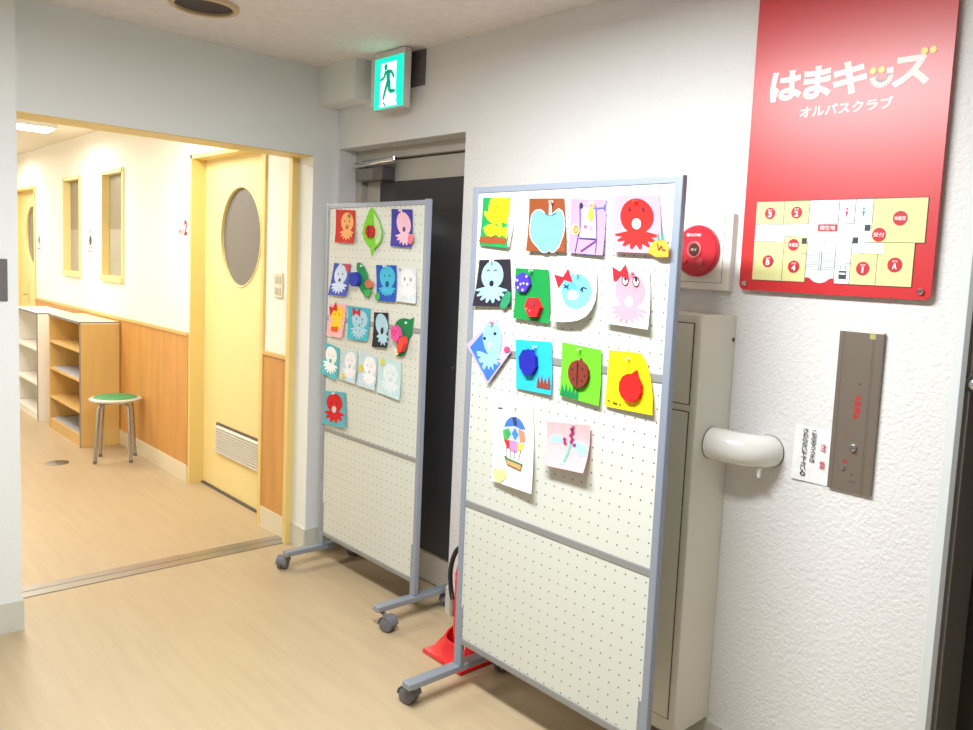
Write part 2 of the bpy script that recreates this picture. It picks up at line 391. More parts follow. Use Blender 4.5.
# ------------------------------------------------------------------ exit sign
r = thing('exit_sign', (-3.11, 2.11, 2.185), 'lit green and white exit sign with running man above the dark door', 'sign')
X0, X1, Z0, Z1 = -3.232, -3.0, 2.183, 2.437
MB().box(X0, X1, 2.022, 2.058, Z0, Z1, 0.002).build('housing', mat('sign_housing', (214, 208, 204), .5), r)
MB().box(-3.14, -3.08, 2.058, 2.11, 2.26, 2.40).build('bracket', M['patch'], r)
G = mat('exit_green', (0, 190, 140), .5, emit=(0, 224, 192), estr=1.2); W = mat('exit_white', (230, 255, 250), .5, emit=(205, 255, 248), estr=1.25)
MB().box(X0+.004, X1-.004, 2.0195, 2.022, Z0+.006, Z1-.028).build('green_panel', G, r)
MB().prism([(-3.176, 2.385), (-3.055, 2.385), (-3.057, 2.25), (-3.05, 2.235), (-3.053, 2.215), (-3.045, 2.195), (-3.184, 2.195), (-3.18, 2.266)], 'y', 2.018, 2.0195).build('white_doorway', W, r)
m_ = MB()
disc(m_, -3.136, 2.366, 0.012, 0.014, 2.0165, 2.018, 16)
def limb(pts, w0, w1):
    n = len(pts)
    for i, ((x, z), (x2, z2)) in enumerate(zip(pts, pts[1:])):
        a = w0+(w1-w0)*i/(n-1); b_ = w0+(w1-w0)*(i+1)/(n-1); L_ = math.hypot(x2-x, z2-z); nx, nz = -(z2-z)/L_, (x2-x)/L_
        m_.prism([(x+nx*a, z+nz*a), (x-nx*a, z-nz*a), (x2-nx*b_, z2-nz*b_), (x2+nx*b_, z2+nz*b_)], 'y', 2.0165, 2.018)
limb([(-3.134, 2.349), (-3.148, 2.322), (-3.178, 2.312)], 0.008, 0.005)
limb([(-3.128, 2.346), (-3.097, 2.344), (-3.084, 2.335), (-3.070, 2.314)], 0.008, 0.006)
limb([(-3.118, 2.350), (-3.113, 2.295)], 0.015, 0.012)
limb([(-3.110, 2.305), (-3.102, 2.258), (-3.060, 2.256)], 0.012, 0.007)
limb([(-3.118, 2.300), (-3.138, 2.262), (-3.152, 2.226)], 0.010, 0.006)
limb([(-3.150, 2.214), (-3.132, 2.197)], 0.004, 0.004)
m_.build('running_figure', mat('exit_green_dark', (0, 150, 115), .5, emit=(0, 150, 120), estr=0.8), r)
MB().box(-3.335, -3.232, 2.065, 2.11, 2.225, CZ, 0.003).build('mounting_box', M['wall_g'], r)
MB().box(-3.075, -2.965, 2.104, 2.11, 2.286, 2.438).build('wall_patch', M['patch'], label='dark grey patch on the wall right behind the exit sign', cat='wall patch')  # thin mottled dark grey rectangle laid on the wall

# ------------------------------------------------------------------ mobile pegboards
def caster(x, y, rot, parent, px=None, pz=0.076):
    px = x if px is None else px
    mb = MB()
    Rm = Matrix.Rotation(rot, 4, 'Z')
    mb.lathe([(0.0, -0.024), (0.024, -0.024), (0.031, -0.020), (0.031, -0.004), (0.025, -0.003), (0.025, 0.003), (0.031, 0.004), (0.031, 0.020), (0.024, 0.024), (0.0, 0.024)], (0, 0, 0.031), 'x', 28)
    bmesh.ops.transform(mb.bm, matrix=Matrix.Translation((x, y, 0)) @ Rm, verts=mb.bm.verts)
    mb2 = MB() 
    n = 10; pr = [(0.035*cos(pi*k/n), 0.031+0.035*sin(pi*k/n)) for k in range(n+1)]
    pr2 = [(0.0315*cos(pi*k/n), 0.031+0.0315*sin(pi*k/n)) for k in range(n, -1, -1)]
    for k in range(n):
        mb2.prism([pr[k], pr[k+1], pr2[n-k-1], pr2[n-k]], 'x', -0.025, 0.025)
    bmesh.ops.transform(mb2.bm, matrix=Matrix.Translation((x, y, 0)) @ Rm, verts=mb2.bm.verts)
    mb2.tube([(px, y, pz+.002), (px, y, pz-0.012), ((px+x)/2, y, pz-.018), (x, y, pz-.024)], 0.008, 10)
    bmesh.ops.recalc_face_normals(mb.bm, faces=mb.bm.faces)
    tmp = bpy.data.meshes.new('t'); mb.bm.to_mesh(tmp); mb2.bm.from_mesh(tmp); bpy.data.meshes.remove(tmp); mb.bm.free()
    return mb2.build('caster', M['greyp'], parent, smooth=True)
def board(x0, x1, yf, top, levels, label, name='mobile_pegboard', arm=(0.235, 0.235), rots=(0.6, 0.2), wheels=None, armz=(0.074, 0.098)):
    r = thing(name, ((x0+x1)/2, yf+0.02, 0), label, 'display board', 'wheeled pegboard partitions')
    pw, pd = 0.027, 0.022
    for s, xa in ((-1, x0), (1, x1-pw)):
        MB().box(xa, xa+pw, yf-0.003, yf-0.003+pd, armz[1], top, 0.004).build('post', M['alum'], r)
        xc = xa+pw/2
        ft = MB().box(xc-0.022, xc+0.022, yf+0.02-arm[0], yf+0.02+arm[1], armz[0], armz[1], 0.004).build('foot', M['alum_d'], r)
        wx, wy = wheels[0 if s < 0 else 1]
        caster(wx, wy, rots[0] if s < 0 else rots[1], ft, xc)
        caster(xc, yf+0.02+arm[1]-0.03, 0.3, ft)
        MB().box(xc-0.008 - s*0.016, xc+0.008 - s*0.016, yf-0.002, yf+0.014, armz[1], 0.315, 0.002).build('bracket', M['alum_d'], r)
    yf0, yf1 = yf-0.001, yf+0.013
    names = ['bottom_rail', 'lower_rail', 'middle_rail', 'top_rail']
    for nm, (za, zb) in zip(names, levels):
        MB().box(x0+pw-.001, x1-pw+.001, yf0, yf1, za, zb, 0.002).build(nm, M['rail'] if nm != 'top_rail' else M['alum'], r)
    for i in range(3):
        za, zb = levels[i][1], levels[i+1][0]
        MB().box(x0+pw-.002, x1-pw+.002, yf0+0.003, yf0+0.007, za+0.0005, zb-0.0005).build('peg_panel', M['peg'], r)
        MB().box(x0+pw-.002, x1-pw+.002, yf0+0.009, yf0+0.012, za+0.0005, zb-0.0005).build('rear_panel', M['peg'], r)
    return r
Y2, Y1 = 1.734, 1.957
board(-2.138, -1.274, Y2, 1.772, [(0.178, 0.200), (0.676, 0.698), (1.216, 1.240), (1.750, 1.770)], 'nearer and larger-looking wheeled pegboard hung with fourteen children\'s pictures', rots=(-1.31, -1.0), wheels=((-2.163, 1.562), (-1.33, 1.56)))
board(-3.518, -2.695, Y1, 1.772, [(0.148, 0.168), (0.672, 0.690), (1.216, 1.238), (1.748, 1.768)], 'farther wheeled pegboard standing in front of the dark door', arm=(0.205, 0.20), rots=(0.75, -1.31), wheels=((-3.545, 1.785), (-2.664, 1.806)))

# ------------------------------------------------------------------ fire extinguisher on a red stand
r = thing('fire_extinguisher_stand', (-2.305, 1.925, 0), 'red plastic floor stand with a round socket beside the nearer board', 'stand')
b = MB(); sx0, sx1, sy0, sy1 = -2.425, -2.185, 1.806, 2.046; cx, cy = -2.305, 1.926
b.box(sx0, sx1, sy0, sy1, 0, 0.016, 0.003)
n = 40; rings = []
for rr, h, sq in ((0.116, 0.014, 1), (0.098, 0.03, .8), (0.090, 0.060, .3), (0.084, 0.076, 0), (0.076, 0.076, 0), (0.074, 0.018, 0)):
    ring = []
    for k in range(n):
        a = 2*pi*k/n; c_, s2 = cos(a), sin(a); q_ = 1/max(abs(c_), abs(s2)); f = rr*(1+(q_-1)*sq)
        hh = h + (0.022*max(0, -c_*0.6+s2*0.8) if 0.05 < h else 0)
        ring.append(b.bm.verts.new((cx+f*c_, cy+f*s2, hh)))
    rings.append(ring)
for A, B in zip(rings, rings[1:]):
    for k in range(n): b.bm.faces.new((A[k], A[(k+1) % n], B[(k+1) % n], B[k]))
b.build('base', M['red_p'], r, smooth=True)
r = thing('fire_extinguisher', (-2.305, 1.926, 0.017), 'red fire extinguisher with black hose, mostly hidden behind the nearer board', 'fire extinguisher')
cx, cy = -2.290, 1.926
MB().lathe([(0.0, 0.017), (0.055, 0.017), (0.062, 0.024), (0.062, 0.33), (0.056, 0.36), (0.036, 0.385), (0.022, 0.395), (0.0, 0.396)], (cx, cy, 0), 'z', 32).build('cylinder', M['red_p'], r, smooth=True)
MB().lathe([(0.02, 0.385), (0.02, 0.425), (0.012, 0.43), (0.012, 0.44)], (cx, cy, 0), 'z', 20).build('valve', M['steel'], r, smooth=True)
h = MB().prism([(cx-0.02, 0.43), (cx+0.12, 0.445), (cx+0.12, 0.455), (cx-0.02, 0.445)], 'y', cy-0.012, cy+0.012)
h.prism([(cx-0.02, 0.45), (cx+0.11, 0.495), (cx+0.11, 0.503), (cx-0.025, 0.46)], 'y', cy-0.010, cy+0.010)
h.build('lever', M['black'], r)
P = [(cx-0.005, cy-0.02, 0.430), (-2.315, 1.91, 0.438), (-2.345, 1.90, 0.42), (-2.368, 1.895, 0.375), (-2.375, 1.89, 0.315), (-2.360, 1.885, 0.255), (-2.342, 1.88, 0.222)]
PP = []
for i in range(len(P)-1):
    p0, p1, p2, p3 = (Vector(P[max(i-1, 0)]), Vector(P[i]), Vector(P[i+1]), Vector(P[min(i+2, len(P)-1)]))
    for k in range(5):
        t = k/5; PP.append(0.5*((2*p1)+(p2-p0)*t+(2*p0-5*p1+4*p2-p3)*t*t+(3*p1-p0-3*p2+p3)*t**3))
PP.append(Vector(P[-1]))
MB().tube(PP, 0.0095, 12).build('hose', M['black'], r, smooth=True)
MB().tube([(-2.342, 1.88, 0.224), (-2.338, 1.878, 0.20), (-2.336, 1.876, 0.16)], [0.011, 0.012, 0.009], 12).build('nozzle', M['steel'], r, smooth=True)

# ------------------------------------------------------------------ pipe cabinet, elbow, wall items
r = thing('hydrant_cabinet', (-1.55, 2.02, 0.125), 'tall cream steel wall cabinet behind the nearer board\'s right post', 'cabinet')
MB().box(-1.80, -1.319, 1.93, 2.1095, 0.125, 1.398, 0.003).build('body', M['cabinet'], r)
for nm, z0, z1 in (('upper_door', 1.137, 1.372), ('lower_door', 0.172, 1.112)):
    MB().box(-1.775, -1.343, 1.9285, 1.931, z0-.003, z1+.003).build(nm+'_gap', M['line'], r)
    MB().box(-1.772, -1.346, 1.926, 1.932, z0, z1, 0.001).build(nm, M['cabinet'], r)
MB().lathe([(0.006, 0), (0.006, 0.002), (0, 0.003)], (-1.319, 2.098, 1.325), 'x', 12).build('screw', M['line'], r)

P = [Vector((-1.319, 2.018, 1.018)), Vector((-1.285, 2.018, 1.018))]
for k in range(1, 11):
    a = pi/2*k/10; P.append(Vector((-1.285+0.108*sin(a), 2.018+0.074*(1-cos(a)), 1.018-0.008*k/10)))
P.append(Vector((-1.177, 2.108, 1.009)))
r = thing('pipe_elbow', (-1.25, 2.05, 0.96), 'glossy white curved pipe cover joining the cream cabinet to the wall', 'pipe')
MB().tube(P, 0.0475, 28).build('elbow', M['white_g'], r, smooth=True)
MB().tube([(-1.3188, 2.018, 1.018), (-1.3165, 2.018, 1.018)], 0.0485, 28).build('end_gap', M['line'], r, smooth=True)
MB().tube([(-1.177, 2.1065, 1.009), (-1.177, 2.1095, 1.009)], 0.0486, 28).build('end_gap', M['line'], r, smooth=True)
MB().tube([(-1.172, 2.05, 0.970), (-1.172, 2.05, 0.940)], [0.008, 0.005], 10).build('drain_nub', M['white_g'], r, smooth=True)
MB().lathe([(0.006, 0), (0.006, 0.004), (0.0, 0.005)], (-1.205, 2.068, 1.052), 'z', 12).build('screw', M['line'], r)

# alarm
r = thing('fire_alarm', (-1.49, 2.11, 1.47), 'round red fire alarm call point on a white square plate beside the red sign', 'alarm')
MB().box(-1.62, -1.340, 2.085, 2.11, 1.470, 1.703, 0.003).build('plate', mat('alarm_white', (238, 236, 228), .5), r)
g = MB(); xa, xb, za, zb = -1.59, -1.367, 1.492, 1.690; t = 0.0012
g.box(xa, xb, 2.0842, 2.086, zb-t, zb); g.box(xa, xb, 2.0842, 2.086, za, za+t); g.box(xb-t, xb, 2.0842, 2.086, za, zb); g.box(xa, xa+t, 2.0842, 2.086, za, zb)
g.build('panel_gap', M['line'], r)
AX, AZ = -1.457, 1.588
MB().lathe([(0.079, 0), (0.079, 0.012), (0.073, 0.018), (0.0, 0.0185)], (AX, 2.085, AZ), 'y', 48).build('red_disc', M['red_al'], r, smooth=True)
MB().lathe([(0.026, 0.018), (0.026, 0.022), (0.022, 0.023), (0.020, 0.020)], (AX-.003, 2.085, AZ+.003), 'y', 28).build('button_ring', mat('alarm_ring', (222, 110, 110), .4), r, smooth=True)
bt = MB().lathe([(0.020, 0.018), (0.019, 0.021), (0.0, 0.0215)], (AX-.003, 2.085, AZ+.003), 'y', 24).build('button', mat('alarm_button', (84, 50, 48), .15), r, smooth=True)
text_on('lettering', '押す', AX-.014, AX+.008, AZ-.001, AZ+.007, 2.0635, mat('pale_print', (226, 214, 190), .5), bt)
text_on('lettering', '■HOCHIKI', AX-.034, AX+.018, AZ+.044, AZ+.053, 2.0665, M['white'], r, bold=0.01)
for dx, q in ((.022, .012), (-.036, .009)): disc(MB(), AX+dx, AZ-.034, q, q, 2.062, 2.067, 20).build('round_socket', mat('alarm_pink', (214, 80, 92), .4), r)

# ------------------------------------------------------------------ big red sign
r = thing('red_wall_sign', (-1.034, 2.11, 1.476), 'large glossy red sign with white lettering and a floor plan', 'sign')
x0, x1, z0, z1, rr = -1.307, -0.757, 1.477, 2.345, 0.018
pl = []
for (qx, qz, a0) in ((x1-rr, z1-rr, 0), (x0+rr, z1-rr, 90), (x0+rr, z0+rr, 180), (x1-rr, z0+rr, 270)):
    for k in range(6): a = radians(a0+90*k/5); pl.append((qx+rr*cos(a), qz+rr*sin(a)))
MB().prism(pl, 'y', 2.089, 2.097).build('panel', M['red_s'], r)
YS = 2.089
for x, z in ((-1.288, 1.497), (-0.782, 1.498), (-1.288, 2.313), (-0.78, 2.315)):
    MB().lathe([(0.006, -0.021), (0.006, 0.0), (0.0085, 0.0), (0.0085, 0.005), (0.006, 0.008), (0, 0.008)], (x, YS, z), 'y', 16).build('standoff_screw', M['chrome'], r, smooth=True)
WH = mat('white_vinyl', (250, 248, 246), .6)
text_on('lettering', 'は', -1.251, -1.153, 2.014, 2.097, YS, WH, r, bold=0.042)
text_on('lettering', 'ま', -1.149, -1.066, 2.010, 2.098, YS, WH, r, bold=0.042)
text_on('lettering', 'キ', -1.063, -0.968, 2.010, 2.098, YS, WH, r, bold=0.042)
text_on('lettering', 'ス', -0.905, -0.808, 2.012, 2.088, YS, WH, r, bold=0.042)
a = MB()
arc = [(-0.930+0.022*cos(radians(t)), 2.048+0.022*sin(radians(t))) for t in range(185, 366, 15)]
for (xa, za), (xb, zb) in zip(arc, arc[1:]):
    L_ = math.hypot(xb-xa, zb-za); nx, nz = -(zb-za)/L_*.009, (xb-xa)/L_*.009
    a.prism([(xa+nx, za+nz), (xa-nx, za-nz), (xb-nx, zb-nz), (xb+nx, zb+nz)], 'y', YS-.0008, YS)
a.prism([(-0.919, 2.066), (-0.901, 2.066), (-0.899, 2.048), (-0.917, 2.048)], 'y', YS-.0008, YS)
a.build('smile_letter', WH, r)
YD = mat('yellow_dot', (250, 226, 130), .4)
for x, z in ((-0.953, 2.063), (-0.931, 2.063), (-0.827, 2.094), (-0.806, 2.094)):
    disc(MB(), x, z, 0.0085, 0.0085, YS-.0016, YS-.0004, 18).build('yellow_dot', YD, r)
text_on('lettering', 'オルパスクラブ', -1.153, -0.893, 1.962, 1.993, YS, WH, r, bold=0.028)
# floor plan
PW = mat('plan_white', (236, 244, 248), .5); PY = mat('plan_yellow', (226, 224, 158), .5); PL = mat('plan_line', (60, 62, 66), .6); PR = mat('plan_red', (196, 34, 52), .5)
plan = MB().prism([(-1.266, 1.734), (-0.921, 1.734), (-0.921, 1.62), (-0.885, 1.62), (-0.885, 1.508), (-0.969, 1.508), (-1.012, 1.508), (-1.013, 1.522), (-1.025, 1.521), (-1.038, 1.511), (-1.055, 1.507), (-1.072, 1.511), (-1.085, 1.521), (-1.097, 1.522), (-1.098, 1.508), (-1.264, 1.508)], 'y', YS-.001, YS).build('floor_plan', PW, r)
for q in ((-1.265, -1.177, 1.669, 1.733), (-1.177, -1.100, 1.669, 1.733), (-1.264, -1.169, 1.508, 1.620), (-1.169, -1.098, 1.508, 1.588), (-1.169, -1.098, 1.588, 1.635), (-0.921, -0.783, 1.620, 1.733), (-0.969, -0.899, 1.508, 1.590), (-0.899, -0.806, 1.508, 1.590), (-0.886, -0.806, 1.59, 1.620)):
    MB().box(q[0], q[1], YS-.0014, YS-.0006, q[2], q[3]).build('yellow_room', PY, plan)
ln = MB()
def seg(xa, za, xb, zb, w=0.0011): ln.box(min(xa, xb)-w/2, max(xa, xb)+w/2, YS-.0019, YS-.0012, min(za, zb)-w/2, max(za, zb)+w/2)
for q in ((-1.266, 1.734, -0.783, 1.734), (-1.265, 1.669, -1.247, 1.669), (-1.225, 1.669, -1.140, 1.669), (-1.115, 1.669, -1.100, 1.669), (-1.177, 1.669, -1.177, 1.734), (-1.100, 1.669, -1.100, 1.734), (-1.083, 1.669, -1.014, 1.669), (-1.014, 1.669, -1.014, 1.734),
          (-0.969, 1.669, -0.969, 1.734), (-0.995, 1.669, -0.969, 1.669), (-0.921, 1.654, -0.921, 1.734), (-1.264, 1.620, -1.195, 1.620), (-1.175, 1.620, -1.169, 1.620), (-1.169, 1.508, -1.169, 1.635), (-1.169, 1.635, -1.140, 1.635), (-1.264, 1.508, -1.098, 1.508), (-1.098, 1.508, -1.098, 1.62),
          (-1.169, 1.588, -1.140, 1.588), (-1.115, 1.588, -1.098, 1.588), (-1.014, 1.508, -1.014, 1.614), (-1.014, 1.564, -1.0, 1.564), (-0.985, 1.564, -0.970, 1.564), (-0.970, 1.508, -0.970, 1.622), (-1.012, 1.508, -0.806, 1.508), (-0.899, 1.508, -0.899, 1.590), (-0.948, 1.590, -0.886, 1.590), (-0.936, 1.620, -0.783, 1.620),
          (-0.783, 1.62, -0.783, 1.734), (-0.806, 1.508, -0.806, 1.62)): seg(*q)
for k in range(8):
    z = 1.545+k*0.0062; seg(-1.096, z, -1.060, z, .0008); seg(-1.052, z, -1.016, z, .0008)
ln.box(-1.0595, -1.0525, YS-.0016, YS-.0012, 1.542, 1.594)
MB().box(-1.058, -1.054, YS-.0022, YS-.0016, 1.5435, 1.5925).build('stair_rail_symbol', PW, plan)
for x, z in ((-1.108, 1.622), (-0.962, 1.625), (-0.932, 1.658)): ln.box(x-.0075, x+.0075, YS-.0019, YS-.0012, z-.008, z+.008)
ln.box(-1.000, -0.979, YS-.0019, YS-.0012, 1.521, 1.543)
seg(-0.997, 1.547, -0.997, 1.556); seg(-0.983, 1.547, -0.983, 1.556)
ln.build('plan_lines', PL, plan)
MB().box(-0.998, -0.981, YS-.0023, YS-.0018, 1.533, 1.538).build('lift_symbol', PW, plan)
DOTS = [(-1.221, 1.700, .0165, '3'), (-1.138, 1.701, .0165, '2'), (-1.216, 1.563, .0175, 'B'), (-1.134, 1.550, .0175, '4'), (-1.140, 1.611, .0165, '休憩室'), (-0.849, 1.682, .0185, '体験室'), (-0.900, 1.640, .0180, '受付'), (-0.935, 1.551, .0180, '1'), (-0.852, 1.563, .0190, 'A')]
for x, z, q, s in DOTS: disc(MB(), x, z, q, q, YS-.0026, YS-.0014).build('room_dot', PR, plan)
MB().box(-1.070, -1.015, YS-.0026, YS-.0014, 1.649, 1.667).build('here_marker', PR, plan)
for x, z, q, s in DOTS:
    if len(s) == 1:
        text_on('lettering', s, x-(.006 if s != '1' else .0025), x+(.006 if s != '1' else .0025), z-.011, z+.005, YS-.0026, WH, plan, bold=(0.03 if s != '1' else 0), th=.0004)
        text_on('lettering', '教室', x-.007, x+.007, z+.007, z+.0115, YS-.0026, WH, plan, th=.0004)
    else:
        w2 = .0145; text_on('lettering', s, x-w2, x+w2, z-.0055, z+.0055, YS-.0026, WH, plan, bold=0.005, th=.0004)
text_on('lettering', '現在地', -1.065, -1.020, 1.6515, 1.6645, YS-.0026, WH, plan, bold=0.005, th=.0004)
text_on('lettering', 'ホール', -1.068, -1.044, 1.6185, 1.624, YS-.0012, PL, plan, th=.0004)
for x, cc in ((-0.992, (214, 90, 150)), (-0.946, (90, 160, 214))):
    t = MB(); disc(t, x, 1.7085, .003, .003, YS-.0018, YS-.001, 12); t.prism([(x, 1.706), (x-.0045, 1.696), (x+.0045, 1.696)], 'y', YS-.0018, YS-.001); t.box(x-.0018, x+.0018, YS-.0018, YS-.001, 1.689, 1.697)
    t.build('toilet_symbol', paper(cc), plan)
    g = MB()
    for k in range(28):
        a0, a1 = 2*pi*k/28, 2*pi*(k+.6)/28
        g.prism([(x+.0135*cos(a0), 1.7+.0135*sin(a0)), (x+.0145*cos(a0), 1.7+.0145*sin(a0)), (x+.0145*cos(a1), 1.7+.0145*sin(a1)), (x+.0135*cos(a1), 1.7+.0135*sin(a1))], 'y', YS-.0018, YS-.001)
    g.build('symbol_circle', paper(cc), plan)

# ------------------------------------------------------------------ bronze control plate and notice
r = thing('control_plate', (-0.926, 2.11, 0.945), 'tall bronze metal control plate with red lettering below the red sign', 'control panel')
YP = 2.098
MB().box(-0.988, -0.866, YP, 2.11, 0.947, 1.384, 0.002).build('plate', M['brown_pl'], r)
g = MB().box(-0.975, -0.974, YP-.0004, YP+.001, 0.95, 1.382); g.box(-0.894, -0.893, YP-.0004, YP+.001, 0.95, 1.382); g.box(-0.889, -0.8885, YP-.0004, YP+.001, 0.95, 1.382)
g.build('seam', mat('bronze_dark', (104, 94, 84), .5, metal=.4), r)
RT = mat('red_print', (190, 40, 46), .5)
for k, ch in enumerate('非常運転'):
    text_on('lettering', ch, -0.931, -0.912, 1.197-k*.0165, 1.2125-k*.0165, YP, RT, r, bold=0.02, th=.0004)
text_on('lettering', '入', -0.948, -0.938, 1.097, 1.107, YP, RT, r, bold=0.02, th=.0004)
text_on('lettering', '切', -0.948, -0.936, 1.023, 1.034, YP, RT, r, bold=0.03, th=.0004)
MB().lathe([(0.010, 0), (0.010, 0.005), (0.007, 0.007), (0.007, 0.012), (0, 0.0125)], (-0.923, YP, 1.070), 'y', 20).build('key_switch', M['chrome'], r, smooth=True)
MB().lathe([(0.0065, 0), (0.0065, 0.004), (0, 0.005)], (-0.947, YP, 1.011), 'y', 16).build('push_button', M['steel'], r, smooth=True)
k = MB(); disc(k, -0.920, 1.243, .003, .003, YP-.001, YP, 12); disc(k, -0.922, 0.996, .003, .003, YP-.001, YP, 12); k.build('screw', M['line'], r)
text_on('lettering', '点検用', -0.928, -0.910, 0.974, 0.980, YP, M['line'], r, th=.0003)
MB().box(-0.904, -0.888, YP-.0006, YP, 1.366, 1.380).build('sticker', paper((176, 170, 110)), r)

r = thing('handwritten_notice', (-1.045, 2.11, 0.947), 'white handwritten notice in red and black taped left of the bronze plate', 'notice')
n_ = MB(); V = [n_.bm.verts.new(p) for p in ((-1.100, 2.104, 0.947), (-0.990, 2.1075, 0.946), (-0.990, 2.1075, 1.102), (-1.100, 2.107, 1.105))]; n_.bm.faces.new(V)
q = bmesh.ops.extrude_face_region(n_.bm, geom=list(n_.bm.faces))
for v in [g for g in q['geom'] if isinstance(g, bmesh.types.BMVert)]: v.co.y += .0006
n_.build('sheet', paper((240, 240, 240)), r)
INK = mat('black_ink', (46, 44, 50), .6); RI = mat('red_ink', (200, 60, 80), .6)
for ch, z in (('注', 1.052), ('意', 1.003)): text_on('lettering', ch, -1.018, -1.001, z-.011, z+.011, 2.1035, RI, r, bold=.01, th=.0003)
for k, ch in enumerate('こちらのスイッチは'): text_on('lettering', ch, -1.047, -1.032, 1.086-k*.0102, 1.0965-k*.0102, 2.1035, INK, r, bold=.012, th=.0003)
for k, ch in enumerate('さわらないで下さい。'): text_on('lettering', ch, -1.073, -1.057, 1.0845-k*.0138, 1.0978-k*.0138, 2.1035, INK, r, bold=.012, th=.0003)

MB().box(-3.552, -3.543, 0.56, 0.667, 1.289, 1.446, 0.002).build('wall_plate', M['grey_plate'], label='grey plate on the pale column at the far left edge', cat='wall plate')

# ------------------------------------------------------------------ hall objects
r = thing('light_switch', (-4.045, 1.985, 1.295), 'white wall switch plate right of the yellow door in the hall', 'switch')
MB().box(-4.093, -4.000, 1.975, 1.985, 1.290, 1.422, 0.003).build('plate', mat('ivory', (226, 220, 196), .4), r)
for z in (1.325, 1.385):
    for x in (-4.066, -4.027): MB().box(x-.014, x+.014, 1.971, 1.976, z-.018, z+.018, .002).build('rocker', mat('ivory_d', (206, 198, 172), .4), r)

r = thing('room_number_sign', (-5.375, 1.985, 1.56), 'small wall sign with a red number 2 left of the yellow door', 'sign')
MB().box(-5.47, -5.31, 1.980, 1.985, 1.555, 1.735, .001).build('plate', mat('sign_white', (250, 246, 238), .5), r)
text_on('lettering', '2', -5.380, -5.325, 1.615, 1.715, 1.980, mat('sign_red', (140, 30, 56), .5), r, bold=.05)
text_on('lettering', '教室', -5.465, -5.390, 1.622, 1.655, 1.980, mat('sign_red', (140, 30, 56), .5), r)
arc = MB()
for k in range(10):
    a0, a1 = radians(200+k*14), radians(200+(k+1)*14)
    arc.prism([(-5.39+.06*cos(a0), 1.62+.05*sin(a0)), (-5.39+.06*cos(a1), 1.62+.05*sin(a1)), (-5.39+.054*cos(a1), 1.62+.044*sin(a1)), (-5.39+.054*cos(a0), 1.62+.044*sin(a0))], 'y', 1.979, 1.980)
arc.build('arc_mark', paper((190, 200, 190)), r)

def poster(x0, x1, z0, z1, label):
    r = thing('wall_notice', ((x0+x1)/2, 1.985, z0), label, 'notice')
    MB().box(x0, x1, 1.983, 1.985, z0, z1).build('sheet', paper((226, 226, 224)), r)
    g = MB(); cx, cz = (x0+x1)/2, z1-(z1-z0)*.30; w_, h_ = (x1-x0)*.33, (z1-z0)*.25
    for k in range(20):
        a0, a1 = 2*pi*k/20, 2*pi*(k+1)/20
        g.prism([(cx+w_*cos(a0), cz+h_*sin(a0)), (cx+w_*cos(a1), cz+h_*sin(a1)), (cx+.86*w_*cos(a1), cz+.9*h_*sin(a1)), (cx+.86*w_*cos(a0), cz+.9*h_*sin(a0))], 'y', 1.9825, 1.983)
    disc(g, cx, cz-.01, w_*.45, h_*.55, 1.9825, 1.983, 16)
    g.build('drawing', mat('notice_ink', (64, 64, 68), .6), r)
    text_on('lettering', 'お知らせ', x0+(x1-x0)*.15, x1-(x1-x0)*.15, z0+(z1-z0)*.34, z0+(z1-z0)*.42, 1.983, mat('notice_ink', (64, 64, 68), .6), r)
    t = MB()
    for k in range(3): t.box(x0+(x1-x0)*.2, x1-(x1-x0)*(.2+.1*(k % 2)), 1.9825, 1.983, z0+(z1-z0)*(.25-.09*k), z0+(z1-z0)*(.25-.09*k)+.004)
    t.build('small_print', mat('pink_print', (170, 90, 110), .6), r)
poster(-7.56, -7.31, 1.36, 1.67, 'white notice with an oval drawing on the wall between the two narrow windows')
poster(-9.22, -9.04, 1.36, 1.66, 'white notice beside the farthest yellow door, near the far window')

# shelves
def shelf(name, x0, x1, y0, y1, h, levels, m, me, label, matl=None):
    r = thing(name, ((x0+x1)/2, (y0+y1)/2, 0), label, 'shelf')
    t = 0.02
    MB().box(x0, x0+t, y0, y1, 0, h, .001).build('side_panel', m, r); MB().box(x1-t, x1, y0, y1, 0, h, .001).build('side_panel', m, r)
    MB().box(x0, x1, y0-.002, y1, h, h+0.018, .001).build('top', me, r)
    e = MB().box(x1-t, x1+.001, y0-.004, y0, 0, h+.018); e.box(x0, x1, y0-.004, y0-.001, h, h+.018); e.box(x1-.002, x1+.002, y0-.004, y1, h+.010, h+.019)
    e.build('edge_band', mat('grey_edge', (128, 128, 132), .5), r)
    MB().box(x0+t, x1-t, y1-.01, y1, 0.0, h).build('back_panel', m, r)
    MB().box(x0+t, x1-t, y0+.004, y0+.02, 0.0, levels[0]-.02).build('plinth', m, r)
    for i, z in enumerate(levels):
        MB().box(x0+t, x1-t, y0+.003, y1-.01, z-0.018, z, .001).build('shelf_board', m, r)
        top = (levels+[h])[i+1]
        MB().box(x0+t, x1-t, y1-.10, y1-.085, top-.06, top-.030).build('rear_rail', m, r)
        if matl and i % 2 == 0: MB().box(x0+t+.01, x1-t-.01, y0+.02, y1-.02, z, z+.004).build('shelf_mat', matl, r)
    return r
shelf('wooden_shoe_shelf', -7.56, -6.65, 1.705, 1.973, 0.935, [0.085, 0.275, 0.512, 0.735], M['wood_s'], mat('shelf_top', (240, 222, 176), .4), 'light wood open shoe shelf against the hall wall behind the stool', mat('grey_mat', (176, 180, 188), .7))
shelf('white_shoe_shelf', -8.78, -7.86, 1.69, 1.965, 0.915, [0.06, 0.32, 0.62], mat('shelf_white', (240, 236, 226), .4), mat('shelf_white', (240, 236, 226), .4), 'white open shelf beyond the light wood shelf in the hall')
